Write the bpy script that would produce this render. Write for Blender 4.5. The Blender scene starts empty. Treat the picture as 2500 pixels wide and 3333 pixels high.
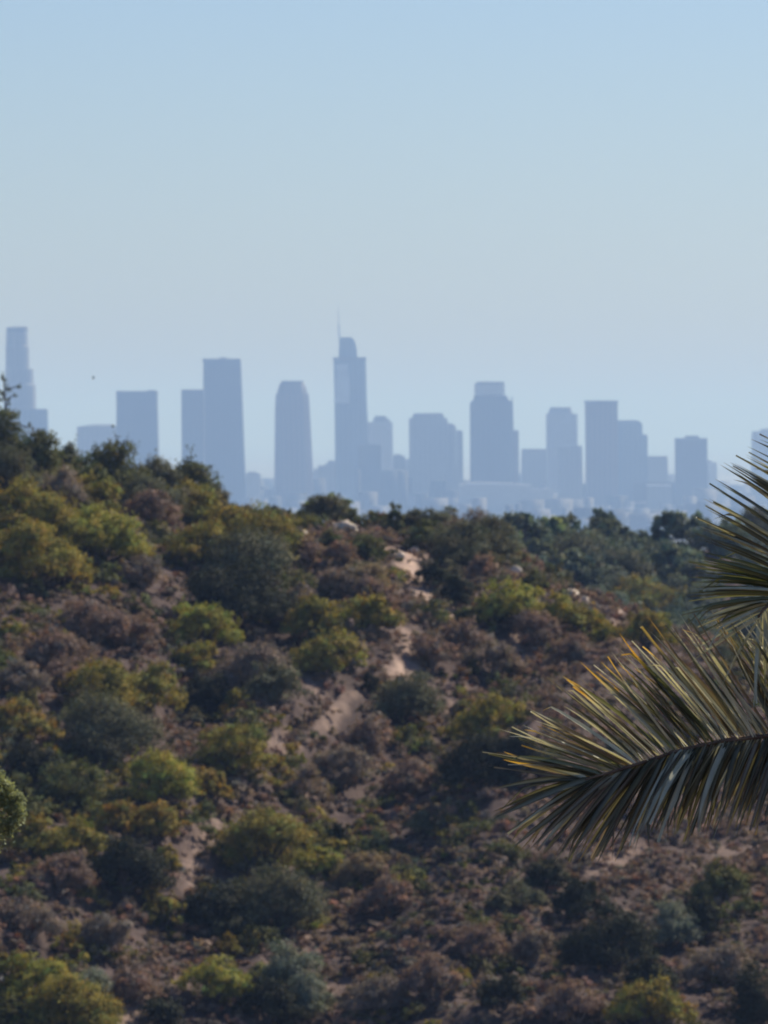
import bpy, math, random
import numpy as np
from mathutils import Vector

# ---------------------------------------------------------------- camera, world, sun
SC = bpy.context.scene
COL = SC.collection
F = 20270.0            # focal length in photo pixels (2500 x 3333)
CX, HY = 1250.0, 1400.0  # column of the optical axis, row of the horizon
cam_d = bpy.data.cameras.new('camera')
cam = bpy.data.objects.new('camera', cam_d)
COL.objects.link(cam)
cam.location = (0, 0, 0)
cam.rotation_euler = (math.radians(90), 0, 0)
cam_d.sensor_fit = 'VERTICAL'
cam_d.sensor_height = 36.0
cam_d.sensor_width = 27.0
cam_d.lens = 36.0 * F / 3333.0
cam_d.shift_y = -(1666.5 - HY) / 3333.0
cam_d.clip_start = 0.5
cam_d.clip_end = 200000.0
cam_d.dof.use_dof = True
cam_d.dof.focus_distance = 21.0
cam_d.dof.aperture_fstop = (cam_d.lens / 1000.0) / 0.0135
SC.camera = cam

SUN_EL, SUN_AZ = 42.0, 48.0     # degrees; azimuth to the right of the view direction
world = bpy.data.worlds.new('World')
SC.world = world
world.use_nodes = True
wn = world.node_tree
bg = wn.nodes['Background']
sky = wn.nodes.new('ShaderNodeTexSky')
sky.sky_type = 'NISHITA'
sky.sun_disc = False
sky.sun_elevation = math.radians(SUN_EL)
sky.sun_rotation = math.radians(SUN_AZ)
sky.altitude = 200
sky.air_density = 1.0
sky.dust_density = 0.6
sky.ozone_density = 2.5
sky_tint = wn.nodes.new('ShaderNodeMixRGB'); sky_tint.blend_type = 'MULTIPLY'; sky_tint.inputs[0].default_value = 1
sky_tint.inputs[2].default_value = (0.91, 1.035, 1.33, 1)
wn.links.new(sky.outputs[0], sky_tint.inputs[1])
wn.links.new(sky_tint.outputs[0], bg.inputs[0])
bg.inputs[1].default_value = 0.060

sun_d = bpy.data.lights.new('sun', 'SUN')
sun_d.energy = 5.0
sun_d.angle = math.radians(0.53)
sun_d.color = (1.0, 0.93, 0.82)
sun = bpy.data.objects.new('sun', sun_d)
COL.objects.link(sun)
sd = Vector((math.sin(math.radians(SUN_AZ)) * math.cos(math.radians(SUN_EL)),
             math.cos(math.radians(SUN_AZ)) * math.cos(math.radians(SUN_EL)),
             math.sin(math.radians(SUN_EL))))
sun.rotation_euler = sd.to_track_quat('Z', 'Y').to_euler()
sun.location = (200, 200, 300)

SC.view_settings.view_transform = 'Standard'
SC.view_settings.look = 'None'
SC.view_settings.exposure = 0.44
SC.view_settings.gamma = 1.0
SC.cycles.max_bounces = 5
SC.cycles.diffuse_bounces = 2
SC.cycles.glossy_bounces = 1
SC.cycles.transmission_bounces = 3
SC.cycles.volume_bounces = 2
SC.cycles.pixel_filter_type = 'BLACKMAN_HARRIS'
SC.cycles.filter_width = 1.9

HAZE_DENSITY = 1.2e-4
HAZE_COLOR = (0.265, 0.40, 0.66)
PLAIN_Z = -145.0

# ---------------------------------------------------------------- helpers
RNG = np.random.default_rng(11)

def tag(o, label=None, cat=None, group=None, kind=None):
    if label: o['label'] = label
    if cat: o['category'] = cat
    if group: o['group'] = group
    if kind: o['kind'] = kind
    return o

def empty(name, loc):
    o = bpy.data.objects.new(name, None)
    o.empty_display_size = 0.3
    o.location = loc
    COL.objects.link(o)
    return o

def mesh_obj(name, verts, faces, mat, parent=None, cols=None, smooth=False, loc=None):
    """verts (n,3); faces: array (m,k) or list of tuples."""
    me = bpy.data.meshes.new(name)
    verts = np.asarray(verts, dtype=np.float32)
    if isinstance(faces, np.ndarray):
        m, k = faces.shape
        me.vertices.add(len(verts))
        me.vertices.foreach_set('co', verts.ravel())
        me.loops.add(m * k)
        me.loops.foreach_set('vertex_index', faces.astype(np.int32).ravel())
        me.polygons.add(m)
        me.polygons.foreach_set('loop_start', np.arange(0, m * k, k, dtype=np.int32))
        me.polygons.foreach_set('loop_total', np.full(m, k, dtype=np.int32))
        me.update(calc_edges=True)
    else:
        me.from_pydata(verts.tolist(), [], faces)
        me.update()
    if smooth:
        me.polygons.foreach_set('use_smooth', np.ones(len(me.polygons), dtype=bool))
    if cols is not None:
        a = me.color_attributes.new('tint', 'FLOAT_COLOR', 'POINT')
        c = np.ones((len(verts), 4), dtype=np.float32)
        c[:, :3] = cols
        a.data.foreach_set('color', c.ravel())
    me.materials.append(mat)
    o = bpy.data.objects.new(name, me)
    if loc is not None:
        o.location = loc
    COL.objects.link(o)
    if parent is not None:
        o.parent = parent
    return o

def nodes(name):
    m = bpy.data.materials.new(name)
    m.use_nodes = True
    nt = m.node_tree
    nt.nodes.clear()
    out = nt.nodes.new('ShaderNodeOutputMaterial')
    return m, nt, out

def leaf_material(name, base, trans=0.35, rough=0.7, gloss=0.012, tcol=None):
    """thin leaves: diffuse + translucent + a little gloss, tinted by the mesh's own colour variation"""
    m, nt, out = nodes(name)
    at = nt.nodes.new('ShaderNodeAttribute'); at.attribute_name = 'tint'
    mul = nt.nodes.new('ShaderNodeMixRGB'); mul.blend_type = 'MULTIPLY'; mul.inputs[0].default_value = 1
    mul.inputs[1].default_value = (*base, 1)
    nt.links.new(at.outputs['Color'], mul.inputs[2])
    d = nt.nodes.new('ShaderNodeBsdfDiffuse')
    t = nt.nodes.new('ShaderNodeBsdfTranslucent')
    g = nt.nodes.new('ShaderNodeBsdfGlossy'); g.inputs['Roughness'].default_value = rough
    g.inputs['Color'].default_value = (1, 1, 1, 1)
    nt.links.new(mul.outputs[0], d.inputs[0])
    mt = nt.nodes.new('ShaderNodeMixRGB'); mt.blend_type = 'MULTIPLY'; mt.inputs[0].default_value = 1
    mt.inputs[2].default_value = (*(tcol or (1.25, 1.2, 0.7)), 1)
    nt.links.new(mul.outputs[0], mt.inputs[1])
    nt.links.new(mt.outputs[0], t.inputs[0])
    s1 = nt.nodes.new('ShaderNodeMixShader'); s1.inputs[0].default_value = trans
    nt.links.new(d.outputs[0], s1.inputs[1]); nt.links.new(t.outputs[0], s1.inputs[2])
    s2 = nt.nodes.new('ShaderNodeMixShader'); s2.inputs[0].default_value = gloss
    nt.links.new(s1.outputs[0], s2.inputs[1]); nt.links.new(g.outputs[0], s2.inputs[2])
    nt.links.new(s2.outputs[0], out.inputs[0])
    return m

def noise_material(name, c1, c2, scale, rough=0.9, c3=None, bump=0.0):
    m, nt, out = nodes(name)
    b = nt.nodes.new('ShaderNodeBsdfPrincipled')
    b.inputs['Roughness'].default_value = rough
    tc = nt.nodes.new('ShaderNodeTexCoord')
    n = nt.nodes.new('ShaderNodeTexNoise'); n.inputs['Scale'].default_value = scale
    n.inputs['Detail'].default_value = 6
    nt.links.new(tc.outputs['Object'], n.inputs['Vector'])
    r = nt.nodes.new('ShaderNodeValToRGB')
    r.color_ramp.elements[0].color = (*c1, 1); r.color_ramp.elements[0].position = 0.35
    r.color_ramp.elements[1].color = (*c2, 1); r.color_ramp.elements[1].position = 0.65
    nt.links.new(n.outputs['Fac'], r.inputs[0])
    nt.links.new(r.outputs[0], b.inputs['Base Color'])
    if bump:
        bp = nt.nodes.new('ShaderNodeBump'); bp.inputs['Strength'].default_value = bump
        nt.links.new(n.outputs['Fac'], bp.inputs['Height'])
        nt.links.new(bp.outputs[0], b.inputs['Normal'])
    nt.links.new(b.outputs[0], out.inputs[0])
    return m

# value noise on numpy arrays
_tab = np.random.default_rng(5).random((256, 256))
def vnoise(x, y, seed=0):
    x = x + seed * 17.31; y = y + seed * 9.77
    xi = np.floor(x).astype(int); yi = np.floor(y).astype(int)
    fx = x - xi; fy = y - yi
    fx = fx * fx * (3 - 2 * fx); fy = fy * fy * (3 - 2 * fy)
    g = lambda a, b: _tab[a & 255, b & 255]
    return ((g(xi, yi) * (1 - fx) + g(xi + 1, yi) * fx) * (1 - fy)
            + (g(xi, yi + 1) * (1 - fx) + g(xi + 1, yi + 1) * fx) * fy) * 2 - 1

# ---------------------------------------------------------------- terrain
P_C = [-2500, -1000, -300, 0, 200, 400, 600, 750, 1000, 1250, 1500, 1650, 1780, 2000, 2130, 2300, 2500, 3200, 5000]
V_C = [1150, 1280, 1410, 1470, 1530, 1590, 1645, 1685, 1715, 1722, 1755, 1805, 1890, 1985, 2050, 2110, 2150, 2300, 2700]
def terrain(x, y, detail=True):
    x = np.asarray(x, dtype=float); y = np.asarray(y, dtype=float)
    d = np.hypot(x, y)
    ang = np.arctan2(x, y)
    P = CX + F * np.clip(ang, -0.25, 0.25)
    Pc = np.clip(P, -2500, 5000)
    crest = np.interp(Pc, P_C, V_C)
    R = np.interp(Pc, [-300, 0, 700, 1500, 2100, 2600], [418, 415, 420, 410, 388, 380])
    d0 = 300.0
    z0 = -31.6
    zc = -(crest - HY) / F * R
    t = np.clip((d - d0) / (R - d0), 0, 1)
    front = z0 + (zc - z0) * (1 - (1 - t) ** 1.25)
    below = z0 - (d0 - d) * 0.16
    q = np.maximum(d - R, 0)
    back = zc - 0.34 * (np.sqrt(q * q + 144) - 12)
    main = np.where(d < d0, below, np.where(d < R, front, back))
    if detail:
        # gullies that run down the slope, slightly slanted, plus lumps
        a = x - 0.27 * y
        b = y
        w = np.clip((d - 230) / 60, 0, 1) * np.clip((720 - d) / 100, 0, 1)
        g = 2.6 * (.5 - np.abs(vnoise(a / 15.0, b / 95.0, 7))) * 2 + 1.5 * vnoise(a / 7.0, b / 38.0, 1) + 0.45 * vnoise(a / 2.6, b / 13.0, 2) \
            + 0.20 * vnoise(x / 1.3, y / 2.2, 3) + 0.07 * vnoise(x / 0.5, y / 0.6, 4)
        soft = np.clip((R - d) / 25, 0.12, 1)
        main = main + g * w * soft
    # far hill
    Rf = 640.0
    cf = np.interp(Pc, [-2500, 0, 900, 1500, 1700, 2060, 2120, 2200, 2500, 5000],
                   [1900, 1860, 1830, 1775, 1765, 1795, 1850, 1795, 1775, 1800])
    zf = -(cf - HY) / F * Rf
    e = np.abs(d - Rf)
    far = zf - 0.235 * (np.sqrt(e * e + 900) - 30)
    if detail:
        far = far + (1.3 * vnoise(x / 22, y / 30, 6) - 0.9) * np.clip(e / 40, 0, 1)
    # near hillside under the camera
    near = -1.7 - 0.42 * d + (0.5 * vnoise(x / 6, y / 6, 8) * np.clip(d / 20, 0, 1) if detail else 0)
    side = 0.0
    z = np.maximum(np.maximum(main, far), near)
    # away from the view the hills run on as rounded ridges, then all falls to the plain
    z = np.maximum(z, -60 - 0.20 * np.maximum(d - 300, 0))
    z = np.where(d > 900, np.minimum(z, -60 - 0.25 * (d - 760)), z)
    return np.maximum(z, PLAIN_Z - 6)

def ray(px, py):
    return (px - CX) / F, (HY - py) / F     # x/y, z/y

def hit(px, py, ymin=285.0, ymax=760.0):
    """first terrain point on the sight line through photo pixel (px,py)"""
    u, v = ray(px, py)
    ys = np.arange(ymin, ymax, 0.5)
    h = terrain(u * ys, ys)
    below = np.nonzero(v * ys <= h)[0]
    if len(below) == 0:
        k = int(np.argmin(v * ys - h))
        yy = ys[k]
    else:
        yy = ys[below[0]]
    return float(u * yy), float(yy), float(terrain(u * yy, yy))

S = 2500.0 / 1659.0   # overview coordinates -> photo pixels

# polar sheet around the camera
deg = math.radians
fine = np.arctan((np.linspace(-500, 3000, 330) - CX) / F)
coarse_l = -np.geomspace(abs(fine[0]) * 1.06, math.pi, 46)[::-1]
coarse_r = np.geomspace(fine[-1] * 1.06, math.pi, 46)
angs = np.concatenate([coarse_l, fine, coarse_r])
rads = np.concatenate([[0.0], np.geomspace(1.5, 280, 60), np.arange(281, 430, 0.45), np.arange(430, 470, 1.5),
                       np.arange(470, 680, 2.2), np.geomspace(690, 1400, 50)])
A, Rr = np.meshgrid(angs, rads)
X = Rr * np.sin(A); Y = Rr * np.cos(A)
Z = terrain(X, Y)
nr, na = A.shape
idx = np.arange(nr * na).reshape(nr, na)
quads = np.stack([idx[:-1, :-1], idx[:-1, 1:], idx[1:, 1:], idx[1:, :-1]], -1).reshape(-1, 4)

# bare, pale soil: paths and washes (own colour of the ground), as lines in the overview of the slope
BARE = [
    ([(655, 1125), (700, 1140), (775, 1150)], 1.1, 1.0), ([(770, 1180), (860, 1190), (885, 1215), (900, 1265), (945, 1300), (970, 1335)], .9, 1.0),
    ([(855, 1190), (905, 1210)], 1.0, 1.0), ([(965, 1190), (985, 1200)], .8, 1.0), ([(1080, 1215), (1115, 1245)], 1.2, 1.0),
    ([(1165, 1260), (1230, 1290), (1320, 1325)], 1.0, .9), ([(1370, 1325), (1330, 1385)], .5, .8),
    ([(840, 1350), (900, 1395), (870, 1470)], .9, .7), ([(1120, 1370), (1125, 1430)], .7, .7), ([(1160, 1390), (1140, 1420)], .6, .7),
    ([(640, 1440), (680, 1500)], .9, .7), ([(780, 1500), (700, 1570), (600, 1650), (520, 1720)], .45, .7),
    ([(1000, 1490), (960, 1560)], .6, .6), ([(950, 1690), (860, 1760), (800, 1800)], .8, .6),
    ([(720, 1800), (850, 1815)], .9, .9), ([(700, 1690), (660, 1760)], .8, .6), ([(470, 1780), (430, 1860), (400, 1940)], .8, .75),
    ([(690, 1960), (650, 2060), (560, 2150), (500, 2211)], 1.0, .75), ([(420, 2110), (350, 2180), (230, 2211)], 1.4, .8),
    ([(930, 1890), (960, 1960), (900, 2040)], 1.0, .6), ([(1060, 2040), (1040, 2120)], .8, .6), ([(1240, 1700), (1200, 1780)], .6, .5),
    ([(180, 1940), (100, 2010)], .7, .5), ([(560, 1620), (640, 1590)], .5, .5), ([(1280, 1880), (1330, 1850), (1400, 1830)], 1.0, .6),
    ([(1560, 1850), (1650, 1840)], 1.2, .6), ([(730, 2150), (830, 2030)], .7, .5), ([(900, 1730), (960, 1640)], .5, .5),
    ([(880, 2150), (970, 2080)], .7, .5), ([(420, 1260), (480, 1250)], .4, .3), ([(60, 1350), (150, 1330)], .6, .3)]
def bare_at(x, y):
    out = np.zeros_like(x)
    nz = vnoise(x / 1.6, y / 4.5, 12) * 0.75 + vnoise(x / 0.4, y / 0.8, 13) * 0.4
    for pts, wd, st in BARE_W:
        best = np.full_like(x, 1e9)
        for (ax, ay), (bx, by) in zip(pts[:-1], pts[1:]):
            vx, vy = bx - ax, by - ay
            L2 = vx * vx + vy * vy * 0.25 + 1e-6
            t = np.clip(((x - ax) * vx + (y - ay) * vy * .25) / L2, 0, 1)
            best = np.minimum(best, np.sqrt((x - ax - t * vx) ** 2 + ((y - ay - t * vy) * 0.5) ** 2))
        out = np.maximum(out, st * np.clip((1.25 if st > 1 else 1.0) - best / wd + nz * (.5 if st > 1 else 1), 0, 1))
    return out
BARE_W = [([hit(px * S, py * S)[:2] for px, py in pts], wd * (.85 if pts[0][1] < 1480 else .9), st * (1.15 if pts[0][1] < 1480 else .5)) for pts, wd, st in BARE]

m, nt, out = nodes('hillside_soil')
b = nt.nodes.new('ShaderNodeBsdfPrincipled'); b.inputs['Roughness'].default_value = 0.95
b.inputs['Specular IOR Level'].default_value = 0.15
at = nt.nodes.new('ShaderNodeAttribute'); at.attribute_name = 'tint'
tc = nt.nodes.new('ShaderNodeTexCoord')
n = nt.nodes.new('ShaderNodeTexNoise'); n.inputs['Scale'].default_value = 1.4; n.inputs['Detail'].default_value = 9; n.inputs['Roughness'].default_value = 0.7
nt.links.new(tc.outputs['Object'], n.inputs['Vector'])
r = nt.nodes.new('ShaderNodeValToRGB')
r.color_ramp.elements[0].color = (0.62, 0.58, 0.60, 1); r.color_ramp.elements[0].position = .33
r.color_ramp.elements[1].color = (1.25, 1.22, 1.2, 1); r.color_ramp.elements[1].position = .68
nt.links.new(n.outputs['Fac'], r.inputs[0])
mu = nt.nodes.new('ShaderNodeMixRGB'); mu.blend_type = 'MULTIPLY'; mu.inputs[0].default_value = 1
nt.links.new(at.outputs['Color'], mu.inputs[1]); nt.links.new(r.outputs[0], mu.inputs[2])
nt.links.new(mu.outputs[0], b.inputs['Base Color'])
bp = nt.nodes.new('ShaderNodeBump'); bp.inputs['Strength'].default_value = .6; bp.inputs['Distance'].default_value = .15
nt.links.new(n.outputs['Fac'], bp.inputs['Height']); nt.links.new(bp.outputs[0], b.inputs['Normal'])
nt.links.new(b.outputs[0], out.inputs[0])
M_SOIL = m

xf, yf = X.ravel(), Y.ravel()
bare = np.zeros_like(xf)
sel = (yf > 285) & (yf < 460) & (np.abs(xf) < 60)
bare[sel] = bare_at(xf[sel], yf[sel])
litter = np.array([0.085, 0.060, 0.050]); pale = np.array([0.44, 0.32, 0.24])
mixn = (vnoise(xf / 3, yf / 5, 21) * .5 + .5)[:, None]
tint = litter * (0.75 + 0.5 * mixn)
tint = tint * (1 - bare[:, None]) + pale * bare[:, None]
ground = mesh_obj('hillside', np.stack([xf, yf, Z.ravel()], 1), quads, M_SOIL, cols=tint, smooth=True)
tag(ground, 'brushy dry hillside with pale soil showing between the shrubs', 'hillside', kind='structure')

M_PLAIN = noise_material('city_plain', (0.10, 0.11, 0.09), (0.34, 0.33, 0.31), 0.004)
pr = np.concatenate([[0.0], np.geomspace(500, 58000, 50)])
pa = np.linspace(-math.pi, math.pi, 97)
pa2, pr2 = np.meshgrid(pa, pr)
pv = np.stack([(pr2 * np.sin(pa2)).ravel(), (pr2 * np.cos(pa2)).ravel(), np.full(pr2.size, PLAIN_Z)], 1)
pi = np.arange(pr2.size).reshape(pr2.shape)
pq = np.stack([pi[:-1, :-1], pi[:-1, 1:], pi[1:, 1:], pi[1:, :-1]], -1).reshape(-1, 4)
plain = mesh_obj('city_plain', pv, pq, M_PLAIN)
tag(plain, 'flat city plain far below the hills, lost in haze', 'ground', kind='structure')

# ---------------------------------------------------------------- city
def tower_material(name, c_wall, c_glass, fl=4.0, bay=9.0, rough=0.5):
    m, nt, out = nodes(name)
    b = nt.nodes.new('ShaderNodeBsdfPrincipled'); b.inputs['Roughness'].default_value = rough
    tc = nt.nodes.new('ShaderNodeTexCoord')
    sp = nt.nodes.new('ShaderNodeSeparateXYZ'); nt.links.new(tc.outputs['Object'], sp.inputs[0])
    ad = nt.nodes.new('ShaderNodeMath'); ad.operation = 'ADD'
    nt.links.new(sp.outputs[0], ad.inputs[0]); nt.links.new(sp.outputs[1], ad.inputs[1])
    cb = nt.nodes.new('ShaderNodeCombineXYZ')
    nt.links.new(ad.outputs[0], cb.inputs[0]); nt.links.new(sp.outputs[2], cb.inputs[1])
    br = nt.nodes.new('ShaderNodeTexBrick')
    br.offset = 0; br.inputs['Scale'].default_value = 1
    br.inputs['Brick Width'].default_value = bay; br.inputs['Row Height'].default_value = fl
    br.inputs['Mortar Size'].default_value = 1.2; br.inputs['Mortar Smooth'].default_value = 0
    br.inputs['Color1'].default_value = (*c_glass, 1)
    br.inputs['Color2'].default_value = (*(min(1, c * 1.6) for c in c_glass), 1)
    br.inputs['Mortar'].default_value = (*c_wall, 1)
    nt.links.new(cb.outputs[0], br.inputs['Vector'])
    nt.links.new(br.outputs['Color'], b.inputs['Base Color'])
    nt.links.new(b.outputs[0], out.inputs[0])
    return m
M_T = {
    'stone': tower_material('pale_stone_facade', (0.28, 0.27, 0.25), (0.11, 0.12, 0.13)),
    'dark': tower_material('dark_glass_facade', (0.09, 0.09, 0.10), (0.03, 0.04, 0.06)),
    'brown': tower_material('brown_granite_facade', (0.20, 0.15, 0.13), (0.04, 0.045, 0.06)),
    'glass': tower_material('blue_glass_facade', (0.16, 0.19, 0.22), (0.05, 0.08, 0.12), rough=.2),
    'pale': tower_material('light_concrete_facade', (0.42, 0.41, 0.40), (0.26, 0.27, 0.28)),
    'band': noise_material('roof_metal', (0.10, 0.10, 0.11), (0.16, 0.16, 0.17), .05),
    'sky_reflection': noise_material('painted_sky_reflection', (0.42, 0.45, 0.50), (0.55, 0.58, 0.62), .03, rough=.25),  # sky reflection on the glass, put into a lighter colour
    'white': noise_material('white_roof', (0.62, 0.62, 0.62), (0.75, 0.74, 0.72), .01),
}

def prism_poly(w, dp, n=0, ch=0.0):
    if n:
        return [(w / 2 * math.cos(2 * math.pi * k / n + math.pi / n), dp / 2 * math.sin(2 * math.pi * k / n + math.pi / n)) for k in range(n)]
    if ch <= 0:
        return [(-w / 2, -dp / 2), (w / 2, -dp / 2), (w / 2, dp / 2), (-w / 2, dp / 2)]
    c = ch
    return [(-w / 2 + c, -dp / 2), (w / 2 - c, -dp / 2), (w / 2, -dp / 2 + c), (w / 2, dp / 2 - c),
            (w / 2 - c, dp / 2), (-w / 2 + c, dp / 2), (-w / 2, dp / 2 - c), (-w / 2, -dp / 2 + c)]

def loft(rings, cap=True):
    """rings: list of (cx, cy, z, poly) with equal poly length"""
    V, Fc = [], []
    n = len(rings[0][3])
    for (cx, cy, z, poly) in rings:
        V += [(cx + a, cy + b, z) for a, b in poly]
    for k in range(len(rings) - 1):
        for i in range(n):
            j = (i + 1) % n
            Fc.append((k * n + i, k * n + j, (k + 1) * n + j, (k + 1) * n + i))
    Fc.append(tuple(range(n))[::-1])
    Fc.append(tuple(range((len(rings) - 1) * n, len(rings) * n)))
    return V, Fc

def tower(label, D, parts, name='skyscraper', cat='skyscraper', group='downtown towers in the haze', kind=None):
    """parts: (part name, material, rows) rows = list of (y_px, x0_px, x1_px) from top down; opts dict"""
    k = D / F
    allx = [r[1] for p in parts for r in p[2]] + [r[2] for p in parts for r in p[2]]
    mx = (min(allx) + max(allx)) / 2
    root = empty(name, ((mx - CX) * k, D, PLAIN_Z))
    tag(root, label, cat, group, kind)
    for q, (pn, mat, rows, opt) in enumerate(parts):
        rot = opt.get('depth', None)
        rings = []
        for (yp, x0, x1) in reversed(rows):
            w = (x1 - x0) * k
            dp = opt.get('depth', 0.8) * (max(r[2] - r[1] for r in rows)) * k if not opt.get('taper') else opt.get('depth', .8) * w
            poly = prism_poly(w, dp, opt.get('n', 0), opt.get('ch', 0) * w)
            z = (HY - yp) * k - PLAIN_Z
            rings.append((((x0 + x1) / 2 - mx) * k, opt.get('dy', 0.0), z, poly))
        V, Fc = loft(rings)
        mesh_obj(pn, V, Fc, M_T[mat], root)
    return root

B = HY - PLAIN_Z  # dummy
def base(D):      # row of the plain at distance D, a little below it
    return HY + (-PLAIN_Z + 2) * F / D

D = 10800; bb = base(D)
tower('tall round stepped tower with a drum crown at the far left edge', D, [
    ('shaft', 'stone', [(1201, 19, 98), (1201.1, 17, 110), (1250, 15, 111), (1252, 13, 117), (1400, 10, 120), (bb, 8, 122)], {'n': 16, 'depth': .95, 'taper': 1}),
    ('upper_shaft', 'stone', [(1082, 20, 91), (1126, 19, 93), (1128, 18, 96), (1200, 18, 97)], {'n': 16, 'depth': .95, 'taper': 1}),
    ('crown', 'band', [(1063, 36, 90), (1066, 22, 91), (1081, 20, 92)], {'n': 16, 'depth': .95, 'taper': 1})])
D = 10600; bb = base(D)
tower('low block in front of the round stepped tower', D, [
    ('shaft', 'glass', [(1334, 60, 156), (bb, 58, 158)], {'depth': .7}),
    ('parapet', 'band', [(1331, 98, 152), (1333.8, 98, 154)], {'depth': .5})])
D = 11300; bb = base(D)
tower('wide pale low block with a slightly hipped roof, left of the square tower', D, [
    ('shaft', 'stone', [(1388, 253, 384), (bb, 251, 386)], {'depth': .6}),
    ('roof', 'band', [(1381, 300, 365), (1387.8, 262, 380)], {'depth': .5, 'taper': 1})])
D = 10900; bb = base(D)
tower('flat-topped dark square tower behind the left ridge trees', D, [
    ('shaft', 'dark', [(1282, 381, 512), (1500, 382, 517), (bb, 382, 522)], {'depth': .9, 'ch': .02}),
    ('crown', 'band', [(1273, 380, 513), (1281.8, 380, 513)], {'depth': .94}),
    ('penthouse', 'band', [(1269.5, 480, 505), (1272.8, 480, 505)], {'depth': .7})])
D = 10700; bb = base(D)
tower('shorter slab joined in front of the tallest left tower', D, [
    ('shaft', 'dark', [(1272, 591, 664), (bb, 594, 666)], {'depth': 1.0, 'ch': .02}),
    ('parapet', 'band', [(1268, 590, 664), (1271.8, 590, 664)], {'depth': 1.03})])
D = 10850; bb = base(D)
tower('tall flat-topped dark tower with rooftop plant, second tallest of the skyline', D, [
    ('shaft', 'dark', [(1179, 663, 784), (1300, 663, 789), (1540, 663, 798), (bb, 663, 802)], {'depth': .85, 'ch': .03}),
    ('crown', 'band', [(1168, 661, 783), (1178.8, 661, 784)], {'depth': .88}),
    ('rooftop_plant', 'band', [(1163, 718, 734), (1167.8, 714, 738)], {'depth': .7})])
D = 11600; bb = base(D)
tower('low grey block between the tall dark tower and the rounded tower', D, [
    ('shaft', 'stone', [(1541, 801, 848), (bb, 800, 848)], {'depth': .8}),
    ('penthouse', 'band', [(1536, 806, 836), (1540.8, 806, 836)], {'depth': .5})], name='office_block', cat='office building')
D = 10750; bb = base(D)
tower('smooth tapering tower with rounded shoulders and a flat cap', D, [
    ('shaft', 'brown', [(1283, 898, 1005), (1330, 896, 1008), (1420, 895, 1013), (1520, 894, 1018), (bb, 894, 1022)], {'depth': .85, 'ch': .16, 'taper': 1}),
    ('crown', 'brown', [(1243, 917, 988), (1250, 911, 992), (1262, 907, 996), (1282.8, 902, 1001)], {'depth': .85, 'ch': .16, 'taper': 1}),
    ('cap', 'band', [(1240, 916, 989), (1242.8, 916, 989)], {'depth': .85, 'taper': 1})])
D = 11200; bb = base(D)
tower('stepped low block rising towards the spired tower', D, [
    ('shaft', 'stone', [(1515, 1036, 1092), (bb, 1030, 1094)], {'depth': .8}),
    ('upper_block', 'stone', [(1499, 1068, 1100), (1514.8, 1066, 1100)], {'depth': .8}),
    ('lower_wing', 'pale', [(1524, 1022, 1034), (bb, 1018, 1034)], {'depth': 2})], name='office_block', cat='office building')
D = 11000; bb = base(D)
tower('tallest tower with a curved sail crown and a thin spire', D, [
    ('shaft', 'glass', [(1174, 1086, 1191), (1300, 1089, 1194), (1380, 1090, 1198), (bb, 1092, 1204)], {'depth': .7, 'ch': .05}),
    ('cornice', 'band', [(1163, 1084, 1192), (1173.8, 1084, 1192)], {'depth': .72}),
    ('crown', 'glass', [(1098, 1104, 1144), (1104, 1104, 1150), (1112, 1104, 1155), (1125, 1104, 1159), (1140, 1103, 1161), (1162.8, 1103, 1163)], {'depth': .7}),
    ('spire', 'white', [(991, 1101.6, 1102.8), (1045, 1100.8, 1103.8), (1060, 1100, 1105.5), (1097.8, 1100.5, 1108)], {'n': 8, 'depth': 1, 'taper': 1}),
    ('sky_reflection_patch', 'sky_reflection', [(1186, 1093, 1131), (1226, 1094, 1134), (1228, 1092, 1137), (1312, 1093, 1139)], {'depth': .06, 'dy': -(1198 - 1090) * 11000 / F * .7 / 2 - 1.5})])  # last part is a painted patch of reflected sky
D = 11400; bb = base(D)
tower('shorter stepped tower tucked just right of the spired tower', D, [
    ('shaft', 'pale', [(1374, 1198, 1278), (bb, 1198, 1281)], {'depth': .8, 'ch': .04}),
    ('setback', 'stone', [(1362, 1215, 1268), (1373.8, 1214, 1270)], {'depth': .85}),
    ('penthouse', 'band', [(1354, 1219, 1257), (1361.8, 1219, 1257)], {'depth': .8})])
D = 11450; bb = base(D)
tower('low dark block between the stepped tower and the broad stepped tower', D, [
    ('shaft', 'dark', [(1484, 1276, 1318), (bb, 1274, 1322)], {'depth': .8}),
    ('penthouse', 'band', [(1478, 1284, 1304), (1483.8, 1282, 1308)], {'depth': .8})], name='office_block', cat='office building')
tower('low block filling in beside the foot of the broad stepped tower', 11700, [
    ('shaft', 'stone', [(1496, 1316, 1352), (base(11700), 1312, 1356)], {'depth': .8}),
    ('parapet', 'band', [(1493, 1320, 1340), (1495.8, 1320, 1340)], {'depth': .8})], name='office_block', cat='office building')
D = 11100; bb = base(D)
tower('broad tower stepping down in three stages on its right side', D, [
    ('shaft', 'stone', [(1361, 1331, 1456), (bb, 1334, 1460)], {'depth': .6}),
    ('crown', 'stone', [(1345, 1349, 1439), (1349, 1345, 1442), (1360.8, 1342, 1446)], {'depth': .7}),
    ('middle_wing', 'stone', [(1378, 1457, 1470), (1386, 1457, 1483), (bb, 1461, 1484)], {'depth': 1.6}),
    ('lower_wing', 'stone', [(1400, 1484.5, 1498), (1404, 1484.5, 1506), (bb, 1485, 1509)], {'depth': 1.9})])
D = 10700; bb = base(D)
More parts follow.
